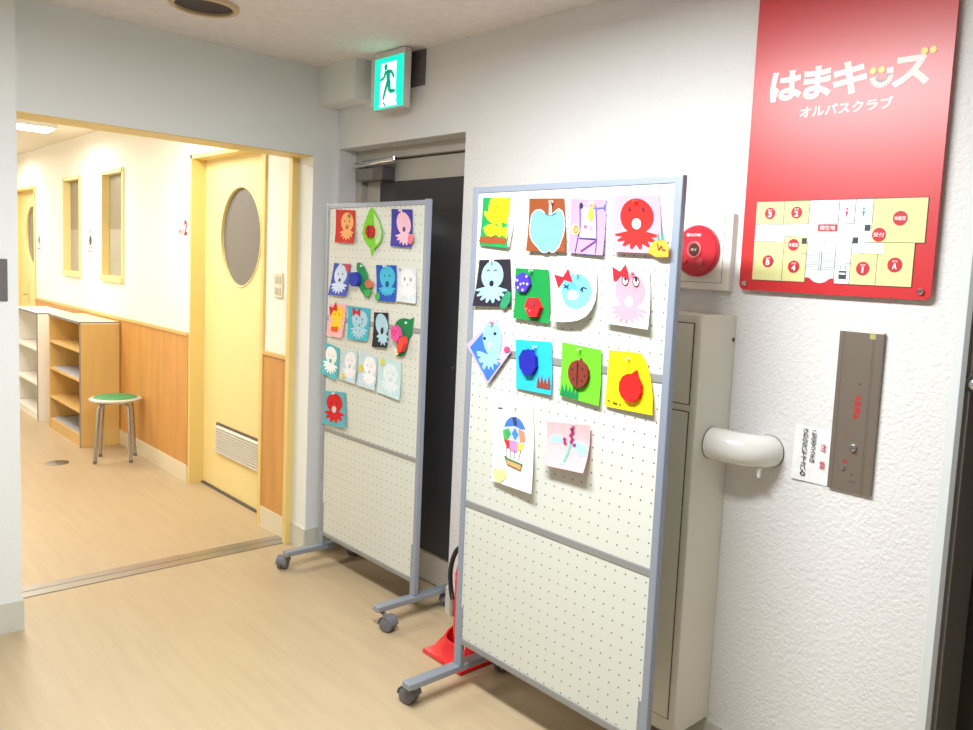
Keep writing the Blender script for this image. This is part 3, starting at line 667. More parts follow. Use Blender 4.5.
# stool
r = thing('round_stool', (-6.14, 1.80, 0), 'round stool with green seat and bent steel legs in the hall', 'stool')
SX, SY, SZ = -6.158, 1.800, 0.455
MB().lathe([(0, SZ-.028), (0.142, SZ-.028), (0.166, SZ-.018), (0.168, SZ-.008), (0.158, SZ), (0.140, SZ+.001)], (SX, SY, 0), 'z', 40).build('seat_rim', mat('seat_rim', (206, 206, 196), .3, metal=.2), r, smooth=True)
MB().lathe([(0.141, SZ-.004), (0.141, SZ+.003), (0.128, SZ+.010), (0, SZ+.012)], (SX, SY, 0), 'z', 40).build('seat_pad', mat('green_vinyl', (62, 150, 92), .4), r, smooth=True)
th0 = math.atan2(1.65-SY, -6.10-SX)
for k in range(4):
    a = th0+k*pi/2; c_, s_ = cos(a), sin(a)
    pts = [(SX+.05*c_, SY+.05*s_, SZ-.035), (SX+.10*c_, SY+.10*s_, SZ-.036), (SX+.122*c_, SY+.122*s_, SZ-.045), (SX+.132*c_, SY+.132*s_, SZ-.07), (SX+.160*c_, SY+.160*s_, 0.012)]
    lg = MB().tube(pts, 0.0122, 12).build('leg', M['steel'], r, smooth=True)
    MB().lathe([(0.013, 0), (0.013, 0.022), (0.011, 0.024)], (SX+.160*c_, SY+.160*s_, 0), 'z', 12).build('foot_cap', M['greyp'], lg, smooth=True)
r = thing('floor_outlet', (-6.26, 1.455, 0), 'small round metal floor cover in the hall floor before the shelves', 'floor cover')
MB().lathe([(0.075, 0), (0.075, 0.003), (0.068, 0.005), (0, 0.005)], (-6.26, 1.455, 0), 'z', 32).build('cover', M['steel'], r, smooth=True)
MB().box(-6.30, -6.22, 1.45, 1.46, 0.005, 0.0065).build('slot', M['line'], r)

# ------------------------------------------------------------------ children's pictures
LAY = 0.0011
def pip(x, y, poly):
    c = False; j = len(poly)-1
    for i in range(len(poly)):
        xi, yi = poly[i]; xj, yj = poly[j]
        if ((yi > y) != (yj > y)) and (x < (xj-xi)*(y-yi)/(yj-yi)+xi): c = not c
        j = i
    return c
class Art:
    def __init__(s, name, corners, y, label, group):
        # corners TL, TR, BR, BL: (x, z, distance in front of the board)
        s.c = corners; s.y = y
        xs = [c[0] for c in corners]; zs = [c[1] for c in corners]
        s.root = thing(name, (sum(xs)/4, y, min(zs)), label, 'artwork', group)
        s.l = 0
    def P(s, u, v, lay=0.0):
        tl, tr, br, bl = s.c
        x = (1-u)*((1-v)*bl[0]+v*tl[0])+u*((1-v)*br[0]+v*tr[0])
        z = (1-u)*((1-v)*bl[1]+v*tl[1])+u*((1-v)*br[1]+v*tr[1])
        uu, vv = min(max(u, 0), 1), min(max(v, 0), 1)
        d = (1-vv)**2*((1-uu)*bl[2]+uu*br[2])+vv**2*((1-uu)*tl[2]+uu*tr[2])
        return Vector((x, s.y-0.0015-d-lay, z))
    def shape(s, name, poly, rgb, lay=1, thick=None, parent=None, m=None, grid=0.09, label=None):
        poly = [(float(a), float(b)) for a, b in poly]
        pts = [Vector(p) for p in poly]; n = len(pts)
        us = [p[0] for p in poly]; vs_ = [p[1] for p in poly]
        # add interior points so that the cut paper follows the curl
        gu = min(us)+grid/2
        while gu < max(us):
            gv = min(vs_)+grid/2
            while gv < max(vs_):
                if pip(gu, gv, poly) and min((Vector((gu, gv))-p).length for p in pts) > grid*.3: pts.append(Vector((gu, gv)))
                gv += grid
            gu += grid
        co, ed, fa, *_ = geometry.delaunay_2d_cdt(pts, [], [list(range(n))], 1, 1e-5)
        mb = MB(); V = [mb.bm.verts.new(s.P(c[0], c[1], lay*LAY)) for c in co]
        for f in fa:
            try: mb.bm.faces.new([V[i] for i in f])
            except ValueError: pass
        mb.bm.normal_update()
        t = thick if thick else 0.0004
        q = bmesh.ops.extrude_face_region(mb.bm, geom=list(mb.bm.faces))
        for v in [g for g in q['geom'] if isinstance(g, bmesh.types.BMVert)]: v.co.y -= t
        return mb.build(name, m or paper(rgb), parent or s.root, label=label)
    def sheet(s, rgb, poly=None):
        if poly is None:
            k = 8; poly = [(i/k, 1) for i in range(k)]+[(1, 1-i/k) for i in range(k)]+[(1-i/k, 0) for i in range(k)]+[(0, i/k) for i in range(k)]
        return s.shape('sheet', poly, rgb, 0, grid=0.125)
    def ell(s, name, u, v, ru, rv, rgb, lay=2, rot=0, n=16, thick=None, label=None):
        a = radians(rot)
        return s.shape(name, [(u+ru*cos(t)*cos(a)-rv*sin(t)*sin(a), v+ru*cos(t)*sin(a)+rv*sin(t)*cos(a)) for t in (2*pi*k/n for k in range(n))], rgb, lay, grid=0.2, thick=thick, label=label)
    def octopus(s, rgb, u=0.5, v0=0.05, v1=0.95, hw=0.33, fw=0.46, eyes=(40, 40, 40), mouth=(40, 40, 40), tips=8, neck=0.36, lean=0.0, eye_r=0.028, mouth_r=0.07, mv=0.47, lay=1, eyev=0.68, ed=0.13):
        H = v1-v0; poly = []
        hc = v0+H*(neck+1)/2; hr = H*(1-neck)/2
        L_ = lambda vv: lean*(hc-vv)
        for k in range(19):
            t = radians(-58+k*(296/18)); vv = hc+hr*sin(t); poly.append((u+hw*cos(t)+L_(vv), vv))
        base = v0+H*neck*1.05
        m_ = tips*2-1
        for k in range(m_):
            t = radians(188+k*(164/(m_-1))); tip = (k % 2 == 0)
            rr = 1.0 if tip else 0.70
            for dt in ((-3, 3) if tip else (0,)):
                uu = u+fw*rr*cos(t+radians(dt)); vv = base+(base-v0)*rr*sin(t+radians(dt))
                poly.append((uu+L_(vv), vv))
        o = s.shape('octopus_cutout', poly, rgb, lay, grid=0.1)
        ev = v0+H*eyev; mvv = v0+H*mv
        if eyes:
            for q in (-1, 1): s.ell('eye', u+q*ed+L_(ev), ev, eye_r, eye_r*1.3, eyes, lay+1, n=10)
        if mouth: s.ell('mouth', u+L_(mvv), mvv, mouth_r, mouth_r, mouth, lay+1)
        return o
    def bow(s, u, v, w, rgb=(206, 30, 44), rot=20, lay=3):
        a = radians(rot); R_ = lambda x, y: (u+w*(x*cos(a)-y*sin(a)), v+w*(x*sin(a)+y*cos(a)))
        s.shape('bow', [R_(-1, .75), R_(0, .15), R_(1, .75), R_(1, -.75), R_(0, -.15), R_(-1, -.75)], rgb, lay, grid=.3)
    def flower(s, u, v, rad, rgb, lay=2, name='flower_sticker'):
        s.shape(name, [(u+rad*(1 if k % 2 == 0 else .72)*cos(2*pi*k/12), v+rad*(1 if k % 2 == 0 else .72)*sin(2*pi*k/12)) for k in range(12)], rgb, lay, grid=.3)
    def grass(s, u0, u1, v0, h, rgb, n=4, lay=2, name='grass_cutout'):
        p = [(u0, v0)]; w_ = (u1-u0)/n
        for k in range(n): p += [(u0+w_*(k+.1), v0+h*.35), (u0+w_*(k+.45), v0+h*(1 if k % 2 else .85)), (u0+w_*(k+.9), v0+h*.4)]
        p.append((u1, v0)); s.shape(name, p, rgb, lay, grid=.3)
    def line(s, pts, w, rgb, lay=2, name='pen_line'):
        mb = MB()
        for (a, b), (c, d) in zip(pts, pts[1:]):
            L_ = math.hypot(c-a, d-b); nx, ny = -(d-b)/L_*w, (c-a)/L_*w; k = max(1, int(L_/.1))
            for i in range(k):
                p0 = (a+(c-a)*i/k, b+(d-b)*i/k); p1 = (a+(c-a)*(i+1)/k, b+(d-b)*(i+1)/k)
                V = [mb.bm.verts.new(s.P(q[0]+e*nx, q[1]+e*ny, lay*LAY)) for q, e in ((p0, 1), (p1, 1), (p1, -1), (p0, -1))]
                V2 = [mb.bm.verts.new(v.co+Vector((0, -.0004, 0))) for v in V]
                mb.bm.faces.new(V); mb.bm.faces.new(V2[::-1])
                for j in range(4): mb.bm.faces.new((V[j], V[(j+1) % 4], V2[(j+1) % 4], V2[j]))
        return mb.build(name, paper(rgb), s.root)
    def ring(s, u, v, ru, rv, w, rgb, lay=2, a0=0, a1=360, n=14, name='pen_line'):
        return s.line([(u+ru*cos(radians(a0+(a1-a0)*k/n)), v+rv*sin(radians(a0+(a1-a0)*k/n))) for k in range(n+1)], w, rgb, lay, name)
    def pin(s, u=0.5, v=0.94, rgb=(240, 232, 226)):
        p = s.P(u, v, 0.0)
        MB().lathe([(0.0012, -max(0.0, s.y-p.y)), (0.0012, 0.002), (0.0055, 0.0025), (0.0055, 0.004), (0.003, 0.006), (0.0035, 0.012), (0.005, 0.014), (0, 0.0145)], tuple(p), 'y', 12).build('pushpin', mat('pin_%d_%d_%d' % tuple(rgb), rgb, .25), s.root, smooth=True)
    def bug(s, u, v, ru, rv, rgb, rot=0, spots=None, spotc=(250, 250, 250), n=10, thick=0.010, lay=2, label=None):
        a = radians(rot)
        poly = [(u+(ru*cos(t)*cos(a)-rv*sin(t)*sin(a)), v+(ru*cos(t)*sin(a)+rv*sin(t)*cos(a))) for t in (2*pi*(k+.5)/n for k in range(n))]
        o = s.shape('origami_bug', poly, rgb, lay, thick=thick, grid=.3, m=paper(rgb, 'fold'), label=label)
        d = s.l
        if spots:
            for (a_, b_) in spots:
                p = s.P(a_, b_, lay*LAY+thick)
                disc(MB(), p.x, p.z, .0035, .0035, p.y-.0006, p.y).build('spot', paper(spotc), s.root)
        return o
GN, GF = "children's pictures on the nearer pegboard", "children's pictures on the farther pegboard"
C = {
 'A1': [(-2.085, 1.735, 0.001), (-1.942, 1.731, 0.006), (-1.942, 1.57, 0.012), (-2.086, 1.577, 0.008)],
 'A2': [(-1.86, 1.726, 0.001), (-1.707, 1.722, 0.001), (-1.68, 1.562, 0.012), (-1.85, 1.562, 0.014)],
 'A3': [(-1.678, 1.72, 0.001), (-1.538, 1.713, 0.001), (-1.529, 1.555, 0.014), (-1.67, 1.56, 0.01)],
 'A4': [(-1.509, 1.724, 0.001), (-1.35, 1.719, 0.001), (-1.32, 1.563, 0.016), (-1.493, 1.566, 0.016)],
 'A5': [(-2.091, 1.528, 0.001), (-1.936, 1.535, 0.001), (-1.915, 1.382, 0.008), (-2.104, 1.373, 0.012)],
 'A6': [(-1.908, 1.507, 0.001), (-1.755, 1.507, 0.004), (-1.733, 1.343, 0.01), (-1.897, 1.348, 0.012)],
 'A7': [(-1.73, 1.508, 0.001), (-1.556, 1.507, 0.006), (-1.537, 1.364, 0.03), (-1.709, 1.354, 0.024)],
 'A8': [(-1.505, 1.522, 0.002), (-1.364, 1.514, 0.004), (-1.344, 1.359, 0.022), (-1.506, 1.364, 0.018)],
 'A9': [(-2.138, 1.236, 0.004), (-2.0, 1.346, 0.002), (-1.902, 1.238, 0.01), (-2.007, 1.119, 0.012)],
 'A10': [(-1.892, 1.279, 0.002), (-1.726, 1.287, 0.004), (-1.708, 1.126, 0.012), (-1.874, 1.123, 0.006)],
 'A11': [(-1.683, 1.291, 0.001), (-1.52, 1.284, 0.006), (-1.511, 1.123, 0.014), (-1.675, 1.13, 0.01)],
 'A12': [(-1.495, 1.287, 0.001), (-1.343, 1.292, 0.006), (-1.316, 1.128, 0.014), (-1.494, 1.125, 0.008)],
 'A13': [(-1.995, 1.07, 0.001), (-1.798, 1.087, 0.002), (-1.759, 0.806, 0.026), (-1.965, 0.801, 0.012)],
 'A14': [(-1.728, 1.04, 0.004), (-1.544, 1.06, 0.01), (-1.537, 0.922, 0.036), (-1.715, 0.91, 0.03)],
 'B1': [(-3.431, 1.742, 0.001), (-3.259, 1.734, 0.002), (-3.25, 1.586, 0.012), (-3.418, 1.587, 0.01)],
 'B2': [(-3.208, 1.745, 0.001), (-3.03, 1.741, 0.002), (-3.003, 1.532, 0.012), (-3.182, 1.535, 0.01)],
 'B3': [(-2.965, 1.735, 0.001), (-2.808, 1.73, 0.002), (-2.793, 1.573, 0.012), (-2.951, 1.576, 0.01)],
 'B4': [(-3.434, 1.491, 0.001), (-3.283, 1.489, 0.002), (-3.302, 1.34, 0.012), (-3.469, 1.337, 0.01)],
 'B5': [(-3.265, 1.5, 0.001), (-3.095, 1.5, 0.002), (-3.071, 1.341, 0.012), (-3.242, 1.345, 0.01)],
 'B6': [(-3.072, 1.492, 0.001), (-2.912, 1.495, 0.002), (-2.897, 1.34, 0.012), (-3.048, 1.335, 0.01)],
 'B7': [(-2.899, 1.493, 0.001), (-2.769, 1.486, 0.002), (-2.748, 1.341, 0.012), (-2.891, 1.343, 0.01)],
 'B8': [(-3.459, 1.293, 0.001), (-3.311, 1.302, 0.002), (-3.33, 1.142, 0.012), (-3.477, 1.143, 0.01)],
 'B9': [(-3.302, 1.297, 0.001), (-3.105, 1.296, 0.002), (-3.112, 1.149, 0.012), (-3.284, 1.144, 0.01)],
 'B10': [(-3.077, 1.282, 0.001), (-2.962, 1.288, 0.002), (-2.952, 1.135, 0.012), (-3.073, 1.128, 0.01)],
 'B11': [(-2.923, 1.281, 0.001), (-2.766, 1.284, 0.002), (-2.763, 1.117, 0.012), (-2.914, 1.102, 0.01)],
 'B12': [(-3.507, 1.107, 0.001), (-3.363, 1.091, 0.002), (-3.37, 0.937, 0.012), (-3.523, 0.957, 0.01)],
 'B13': [(-3.339, 1.084, 0.001), (-3.205, 1.095, 0.002), (-3.204, 0.943, 0.012), (-3.346, 0.947, 0.01)],
 'B14': [(-3.183, 1.097, 0.001), (-3.041, 1.082, 0.002), (-3.037, 0.935, 0.012), (-3.186, 0.94, 0.01)],
 'B15': [(-3.029, 1.086, 0.001), (-2.852, 1.082, 0.002), (-2.843, 0.921, 0.012), (-3.018, 0.932, 0.01)],
 'B16': [(-3.502, 0.868, 0.001), (-3.297, 0.888, 0.002), (-3.278, 0.722, 0.012), (-3.492, 0.708, 0.01)],
}
def A2(key, label): return Art('paper_artwork', C[key], Y2+0.002, label, GN)
def A1(key, label): return Art('paper_artwork', C[key], Y1+0.002, label, GF)

a = A2('A1', 'yellow cut-out creature on green paper, top left of the nearer board')
a.sheet((20, 150, 76))
a.shape('yellow_cutout', [(.30, .97), (.22, .80), (.24, .70), (.08, .72), (.10, .64), (.20, .56), (.36, .48), (.60, .46), (.80, .50), (.98, .46), (1.0, .62), (.99, .98), (.65, 1.0)], (250, 232, 20), 1)
a.shape('yellow_cutout', [(.10, .38), (.26, .44), (.45, .46), (.60, .40), (.62, .50), (.72, .50), (.76, .38), (.98, .44), (.96, .20), (.84, .22), (.78, .26), (.70, .20), (.56, .26), (.40, .20), (.24, .22), (.14, .30)], (250, 232, 20), 1)
a.shape('brown_strip', [(.0, .18), (.5, .21), (.95, .18), (.95, .07), (.0, .06)], (150, 74, 34), 1)
a.shape('white_underlay', [(.93, .10), (1.0, .95), (1.10, .90), (1.12, .45), (1.06, .02), (.93, .02)], (246, 246, 244), -.6, grid=.2)
a.pin(.55, .86, (250, 226, 60))
a = A2('A2', 'pale blue apple cut-out on brown paper, top row of the nearer board')
a.sheet((134, 66, 28))
ap = [(.50, .69), (.57, .665), (.64, .68), (.72, .74), (.82, .79), (.92, .75), (.96, .65), (.98, .48), (.93, .30), (.84, .10), (.76, .03), (.68, -.01), (.60, .03), (.52, -.01), (.42, .0), (.30, .09), (.15, .20), (.08, .32), (.07, .50), (.10, .68), (.20, .76), (.34, .78), (.44, .73)]
a.shape('apple_border', [(.52+(x-.52)*1.05, .39+(y-.39)*1.05) for x, y in ap], (222, 232, 234), 1)
a.shape('apple_cutout', ap, (112, 200, 226), 2)
a.shape('stem', [(.60, .90), (.66, .90), (.67, .68), (.585, .68)], (206, 236, 240), 3)
a.ring(.62, .77, .17, .09, .014, (70, 90, 120), 3, 205, 335)
a.pin(.68, .93, (238, 160, 160))
a = A2('A3', 'lilac sheet with a pen-drawn figure and orange fruit cut-outs, top row')
a.sheet((170, 138, 212))
a.line([(.27, .88), (.30, .5), (.22, .02)], .009, (60, 50, 80)); a.line([(.30, .28), (.80, .28)], .010, (60, 50, 80)); a.line([(.80, .26), (.38, .04)], .016, (110, 60, 110)); a.line([(.72, .9), (.80, .27), (.80, .02)], .008, (90, 80, 110))
a.line([(.55, .82), (.97, .86)], .012, (90, 110, 180)); a.line([(.97, .92), (.97, .80)], .014, (80, 80, 110))
a.shape('white_cutout', [(.34, .30), (.76, .30), (.70, .84), (.36, .84)], (214, 200, 218), 1)
a.ell('dark_blob', .31, .88, .05, .055, (44, 40, 62)); a.ell('orange_fruit', .60, .72, .085, .12, (240, 176, 70), 3); a.ell('orange_fruit', .63, .88, .05, .06, (244, 196, 90), 3)
a.ell('orange_fruit', .18, .43, .13, .10, (244, 206, 120), 2); a.ring(.20, .44, .05, .06, .012, (120, 80, 40), 3)
a.ell('pink_cheek', .46, .50, .05, .035, (206, 90, 130), 3); a.ell('pink_cheek', .62, .48, .05, .05, (226, 140, 160), 3)
a.pin(.62, .93)
a = A2('A4', 'big red octopus on pale pink paper, top right of the nearer board')
a.sheet((224, 146, 168))
a.octopus((232, 28, 24), .50, .06, .95, .36, .46, (96, 20, 30), (250, 246, 246), neck=.30, mouth_r=.095, mv=.50, eye_r=.034, ed=.15, eyev=.78)
a.shape('orange_fruit_cutout', [(.74, .02), (.80, .14), (.90, .24), (1.08, .24), (1.16, .12), (1.14, -.05), (.90, -.06), (.82, -.02)], (236, 158, 50), 2)
a.shape('green_shoots', [(.92, .22), (.94, .38), (.97, .26), (1.02, .24), (1.05, .42), (1.08, .24)], (60, 150, 140), 3, grid=.3)
a.line([(.94, .18), (.97, .06), (1.02, .14), (1.05, .06), (1.10, .07)], .010, (100, 60, 40), 4)
a.pin(.5, .90, (236, 60, 60))
a = A2('A5', 'pale blue octopus on black paper, left end of the second row')
a.sheet((40, 34, 46))
a.octopus((156, 204, 226), .46, .07, .97, .33, .44, None, (34, 32, 44), neck=.34, mouth_r=.065, mv=.47)
for q in (-.11, .11): a.ring(.45+q, .74, .045, .04, .010, (40, 40, 60), 2, 20, 170, 6)
a.shape('leaf_sticker', [(.74, .02), (.80, .20), (.92, .34), (1.02, .30), (1.0, .10), (.90, -.02), (.80, -.05)], (40, 140, 96), 3)
a.pin(.46, .97, (220, 230, 232))
a = A2('A6', 'green sheet with purple spotted bug and red origami bug')
a.sheet((14, 138, 62))
a.bug(.28, .72, .23, .20, (70, 50, 170), 15, [(.42, .85), (.14, .76), (.33, .71), (.44, .70), (.24, .69), (.16, .62), (.30, .58)], n=7)
a.bug(.62, .27, .22, .20, (214, 28, 34), -25, [(.47, .23), (.56, .20)], (240, 120, 130), n=6, thick=.016)
a.ell('bug_face', .64, .36, .09, .08, (150, 40, 60), 18)
a.pin(.52, .96, (120, 210, 140))
a = A2('A7', 'white sheet with red bow and blue swirly face, curling at the bottom')
a.sheet((232, 230, 232), [(0, 1), (.5, 1), (1, 1), (1, .8), (.99, .6), (.97, .40), (.90, .22), (.80, .10), (.66, .03), (.5, 0), (.25, -.02), (-.05, 0), (-.03, .3), (0, .6)])
a.ell('blue_wash', .52, .60, .36, .36, (110, 190, 230), 1, n=22); a.ell('pale_wash', .45, .52, .13, .10, (236, 222, 232), 2); a.ell('blue_wash', .42, .62, .12, .16, (80, 164, 228), 1.6)
a.shape('pink_edge', [(.86, .98), (.99, .98), (.98, .55), (.90, .35), (.90, .6)], (240, 190, 206), 1)
a.bow(.22, .84, .19); a.line([(.24, .72), (.34, .64)], .014, (40, 40, 60), 3); a.line([(.23, .65), (.35, .71)], .010, (40, 40, 60), 3)
a.line([(.62, .62), (.68, .68), (.78, .66)], .010, (40, 40, 60), 3); a.line([(.68, .68), (.67, .58)], .013, (40, 40, 60), 3)
a.pin(.58, .93, (170, 206, 230))
a = A2('A8', 'pale pink octopus with red bow and big round eyes on white paper')
a.sheet((232, 230, 230))
a.octopus((226, 144, 158), .52, .04, .96, .37, .44, None, (250, 244, 246), neck=.30, mouth_r=.095, mv=.43, tips=9)
for q in (.40, .67):
    a.ell('eye_white', q, .80, .075, .085, (250, 250, 250), 2); a.ring(q, .80, .075, .085, .010, (60, 40, 50), 3); a.ell('pupil', q+.01, .84, .03, .045, (36, 30, 36), 4)
a.bow(.28, .92, .19, rot=12, lay=5); a.ring(.535, .42, .03, .035, .006, (200, 170, 190), 3, 40, 320)
for q in (.28, .38, .5, .6, .72): a.ring(q, .10, .02, .03, .005, (226, 160, 180), 3)
a.pin(.58, .96, (242, 170, 180))
a = A2('A9', 'diamond-hung lilac sheet with pale blue octopus over a dark blue patch')
a.sheet((196, 178, 224))
a.shape('blue_patch', [(.06, .90), (.60, .92), (.50, .50), (.06, .06)], (60, 116, 214), 1); a.shape('blue_patch', [(.04, .60), (.04, .04), (.60, .04), (.40, .40)], (60, 116, 214), 1)
a.shape('octopus_cutout', [(.62, .97), (.46, .80), (.40, .62), (.40, .44), (.24, .66), (.16, .72), (.12, .62), (.20, .54), (.10, .56), (.06, .48), (.18, .42), (.08, .36), (.10, .28), (.24, .30), (.22, .18), (.32, .22), (.34, .08), (.42, .20), (.52, .06), (.56, .20), (.66, .10), (.66, .22), (.86, .34), (.97, .55), (.99, .80), (.94, .95), (.80, 1.0)], (150, 200, 224), 2)
a.ell('eye', .52, .78, .032, .042, (28, 28, 40), 3, rot=45); a.ell('eye', .82, .66, .032, .045, (28, 28, 40), 3, rot=45); a.ell('pink_mouth', .56, .56, .065, .065, (206, 180, 224), 3)
a.ell('pink_sticker', .94, .12, .06, .11, (210, 70, 110), 3, rot=45)
a.pin(.90, .90, (236, 120, 140))
a = A2('A10', 'sky blue sheet with dark blue origami bug and brown grass')
a.sheet((40, 182, 216))
a.bug(.41, .57, .24, .27, (30, 34, 160), 5, n=8, thick=.014); a.shape('bug_head', [(.28, .76), (.36, .84), (.44, .80), (.54, .83), (.52, .70), (.30, .70)], (30, 34, 160), 3, grid=.3)
a.grass(.60, .98, .10, .26, (140, 60, 50))
a.pin(.58, .88, (170, 230, 236))
a = A2('A11', 'lime sheet with brown spotted bug and green grass, third row')
a.sheet((104, 206, 40))
a.bug(.50, .49, .25, .25, (122, 48, 36), 10, [(.36, .55), (.62, .60), (.40, .38), (.62, .38), (.5, .64), (.68, .48)], (60, 24, 24), n=14, thick=.012)
a.line([(.50, .74), (.51, .30)], .008, (70, 26, 24), 16); a.shape('bug_head', [(.44, .70), (.52, .80), (.60, .70)], (122, 48, 36), 3, grid=.3)
a.grass(.03, .50, .02, .24, (10, 128, 72), 5)
a.pin(.48, .93, (150, 220, 110))
a = A2('A12', 'yellow sheet with red origami bug, right end of the third row')
a.sheet((250, 222, 8), [(0, 1), (.3, 1), (.6, 1.0), (.78, 1.0), (.90, .86), (.97, .6), (1, .3), (1, 0), (.7, 0), (.4, 0), (.15, 0), (0, .01), (0, .3), (0, .7)])
a.bug(.58, .40, .24, .24, (220, 26, 24), 0, n=12, thick=.013); a.shape('bug_head', [(.50, .60), (.70, .72), (.74, .56)], (220, 26, 24), 3, grid=.3)
a.line([(.06, .12), (.12, .10)], .012, (90, 80, 30)); a.line([(.18, .09), (.28, .08)], .016, (90, 80, 30)); a.line([(.32, .07), (.36, .08)], .010, (90, 80, 30))
a.pin(.50, .88, (246, 210, 120))
a = A2('A13', 'white drawing of a colourful hot air balloon, bottom row')
a.sheet((244, 243, 240))
bx = lambda n_: 0
def ba(t0, t1, f=1.0, cy=.62, ru=.27, rv=.20): return [(.56+ru*f*cos(radians(t)), cy+rv*f*sin(radians(t))) for t in range(t0, t1+1, 12)]
a.shape('balloon_top', ba(20, 164), (70, 120, 200), 1); a.shape('balloon_band', [(.29, .68), (.56, .71), (.81, .67), (.83, .60), (.80, .52), (.54, .53), (.30, .54), (.28, .60)], (190, 200, 206), 2)
a.shape('green_patch', [(.28, .64), (.40, .67), (.42, .55), (.30, .54)], (80, 180, 80), 3); a.shape('blue_diamond', [(.58, .69), (.66, .62), (.58, .55), (.50, .62)], (60, 140, 206), 3); a.shape('green_diamond', [(.42, .68), (.48, .62), (.41, .56), (.35, .62)], (60, 170, 100), 4)
a.shape('orange_patch', [(.66, .69), (.80, .66), (.82, .56), (.70, .54)], (214, 140, 110), 3); a.shape('red_patch', [(.30, .53), (.44, .53), (.46, .44), (.38, .44)], (204, 50, 50), 2); a.shape('lilac_patch', [(.44, .53), (.64, .52), (.62, .41), (.44, .42)], (200, 140, 196), 2)
a.shape('yellow_patch', [(.64, .52), (.80, .52), (.72, .44), (.63, .44)], (240, 214, 90), 2); a.shape('dark_patch', [(.52, .80), (.60, .82), (.62, .74), (.56, .71)], (60, 60, 90), 3)
for q in ((.36, .38), (.46, .47), (.56, .56), (.72, .66)): a.line([(q[0], .45), (q[1], .33)], .006, (120, 100, 100))
a.shape('basket_rim', [(.32, .345), (.36, .345), (.40, .325), (.74, .30), (.78, .30), (.76, .28), (.40, .305), (.33, .32)], (70, 130, 90), 3); a.shape('basket', [(.34, .315), (.75, .285), (.73, .22), (.40, .25)], (206, 170, 110), 2)
a.line([(.34, .315), (.40, .25), (.73, .22), (.75, .285)], .006, (140, 90, 60), 3)
a.shape('green_sticker', [(.04, .10), (.08, .17), (.20, .16), (.34, .19), (.40, .12), (.30, .04), (.20, .0), (.10, .03)], (206, 226, 150), 2)
a.line([(.16, .905), (.20, .895), (.23, .905), (.28, .90)], .008, (90, 90, 100)); a.pin(.60, .93, (226, 224, 220))
a = A2('A14', 'pale pink curled sheet with purple flowers on a green stem, bottom row')
a.sheet((236, 176, 180))
a.shape('blue_cloud', [(.08, .62), (.18, .72), (.34, .70), (.40, .60), (.30, .52), (.14, .52)], (160, 198, 226), 1); a.shape('blue_cloud', [(.62, .60), (.80, .62), (.96, .52), (1.0, .36), (.84, .34), (.66, .44)], (160, 206, 236), 1)
a.line([(.50, .14), (.55, .35), (.58, .55)], .028, (110, 196, 170), 2); a.line([(.40, .12), (.56, .10)], .016, (150, 206, 214), 2)
for q in ((.60, .88), (.62, .80), (.58, .74), (.62, .66), (.60, .60), (.44, .64), (.46, .56), (.68, .54)): a.flower(q[0], q[1], .045, (150, 50, 110), 3, 'purple_flower')
a.pin(.64, .96, (206, 160, 180))

# farther board
a = A1('B1', 'orange octopus on red paper, top left of the farther board')
a.sheet((206, 42, 30)); a.octopus((246, 176, 110), .62, .08, .93, .32, .36, (150, 90, 40), (180, 110, 60), neck=.30, tips=7); a.ell('green_mark', .72, .82, .06, .06, (90, 110, 60), 2)
a = A1('B2', 'lime green leaf cut-out carrying a red ladybird, top row of the farther board')
a.sheet((120, 206, 44), [(.46, 1.0), (.56, .98), (.66, .90), (.84, .72), (.97, .50), (.90, .30), (.70, .18), (.58, .13), (.56, .02), (.50, 0), (.44, .03), (.44, .13), (.30, .20), (.12, .32), (.02, .46), (.10, .64), (.26, .82), (.36, .94)])
a.shape('pale_half', [(.58, .90), (.80, .72), (.93, .50), (.86, .32), (.66, .22), (.62, .5)], (196, 220, 170), 1)
a.bug(.46, .50, .20, .14, (206, 36, 28), 0, [(.36, .56), (.38, .46), (.54, .56), (.54, .46)], (40, 20, 20), n=8, thick=.010); a.line([(.46, .62), (.46, .38)], .015, (60, 16, 16), 14)
a = A1('B3', 'pink octopus on dark violet paper, top right of the farther board')
a.sheet((66, 60, 160)); a.octopus((238, 190, 206), .60, .04, .93, .33, .44, None, (96, 80, 120), neck=.30, lean=.20, mouth_r=.07, mv=.48); a.ell('pink_sticker', .96, .22, .13, .14, (226, 120, 130), 2); a.pin(.5, .96)
a = A1('B4', 'pale octopus on deep blue paper with a red corner, second row left')
a.sheet((70, 86, 186)); a.shape('red_corner', [(.60, .99), (.99, .99), (.99, .80), (.85, .72)], (206, 70, 76), 1); a.octopus((206, 222, 246), .50, .06, .97, .36, .46, (90, 100, 130), (60, 70, 80), neck=.32, mouth_r=.06); a.pin(.5, .97)
a = A1('B5', 'green leaf with dark blue bug and orange patch, second row')
a.sheet((30, 138, 80), [(.20, .98), (.36, 1.0), (.55, .88), (.70, .70), (.75, .50), (.90, .22), (.80, .02), (.62, .02), (.40, .18), (.26, .30), (.40, .45), (.28, .60), (.16, .80)])
a.bug(.20, .50, .24, .22, (40, 60, 168), 5, n=8, thick=.02); a.ell('orange_patch', .80, .40, .20, .12, (206, 110, 80), 3); a.ell('white_mark', .42, .90, .06, .03, (220, 240, 225), 2); a.shape('green_fold', [(.50, .20), (.92, .26), (.84, .06), (.66, .04)], (60, 170, 80), 2)
a = A1('B6', 'turquoise octopus on blue paper, second row of the farther board')
a.sheet((30, 80, 186)); a.octopus((70, 182, 216), .56, .14, .98, .38, .44, (20, 90, 120), (20, 70, 120), neck=.26, mouth_r=.085, mv=.40); a.ell('green_mark', .08, .12, .14, .12, (80, 170, 90), 2); a.pin(.5, .97)
a = A1('B7', 'pale white octopus on misty white paper, right end of the second row')
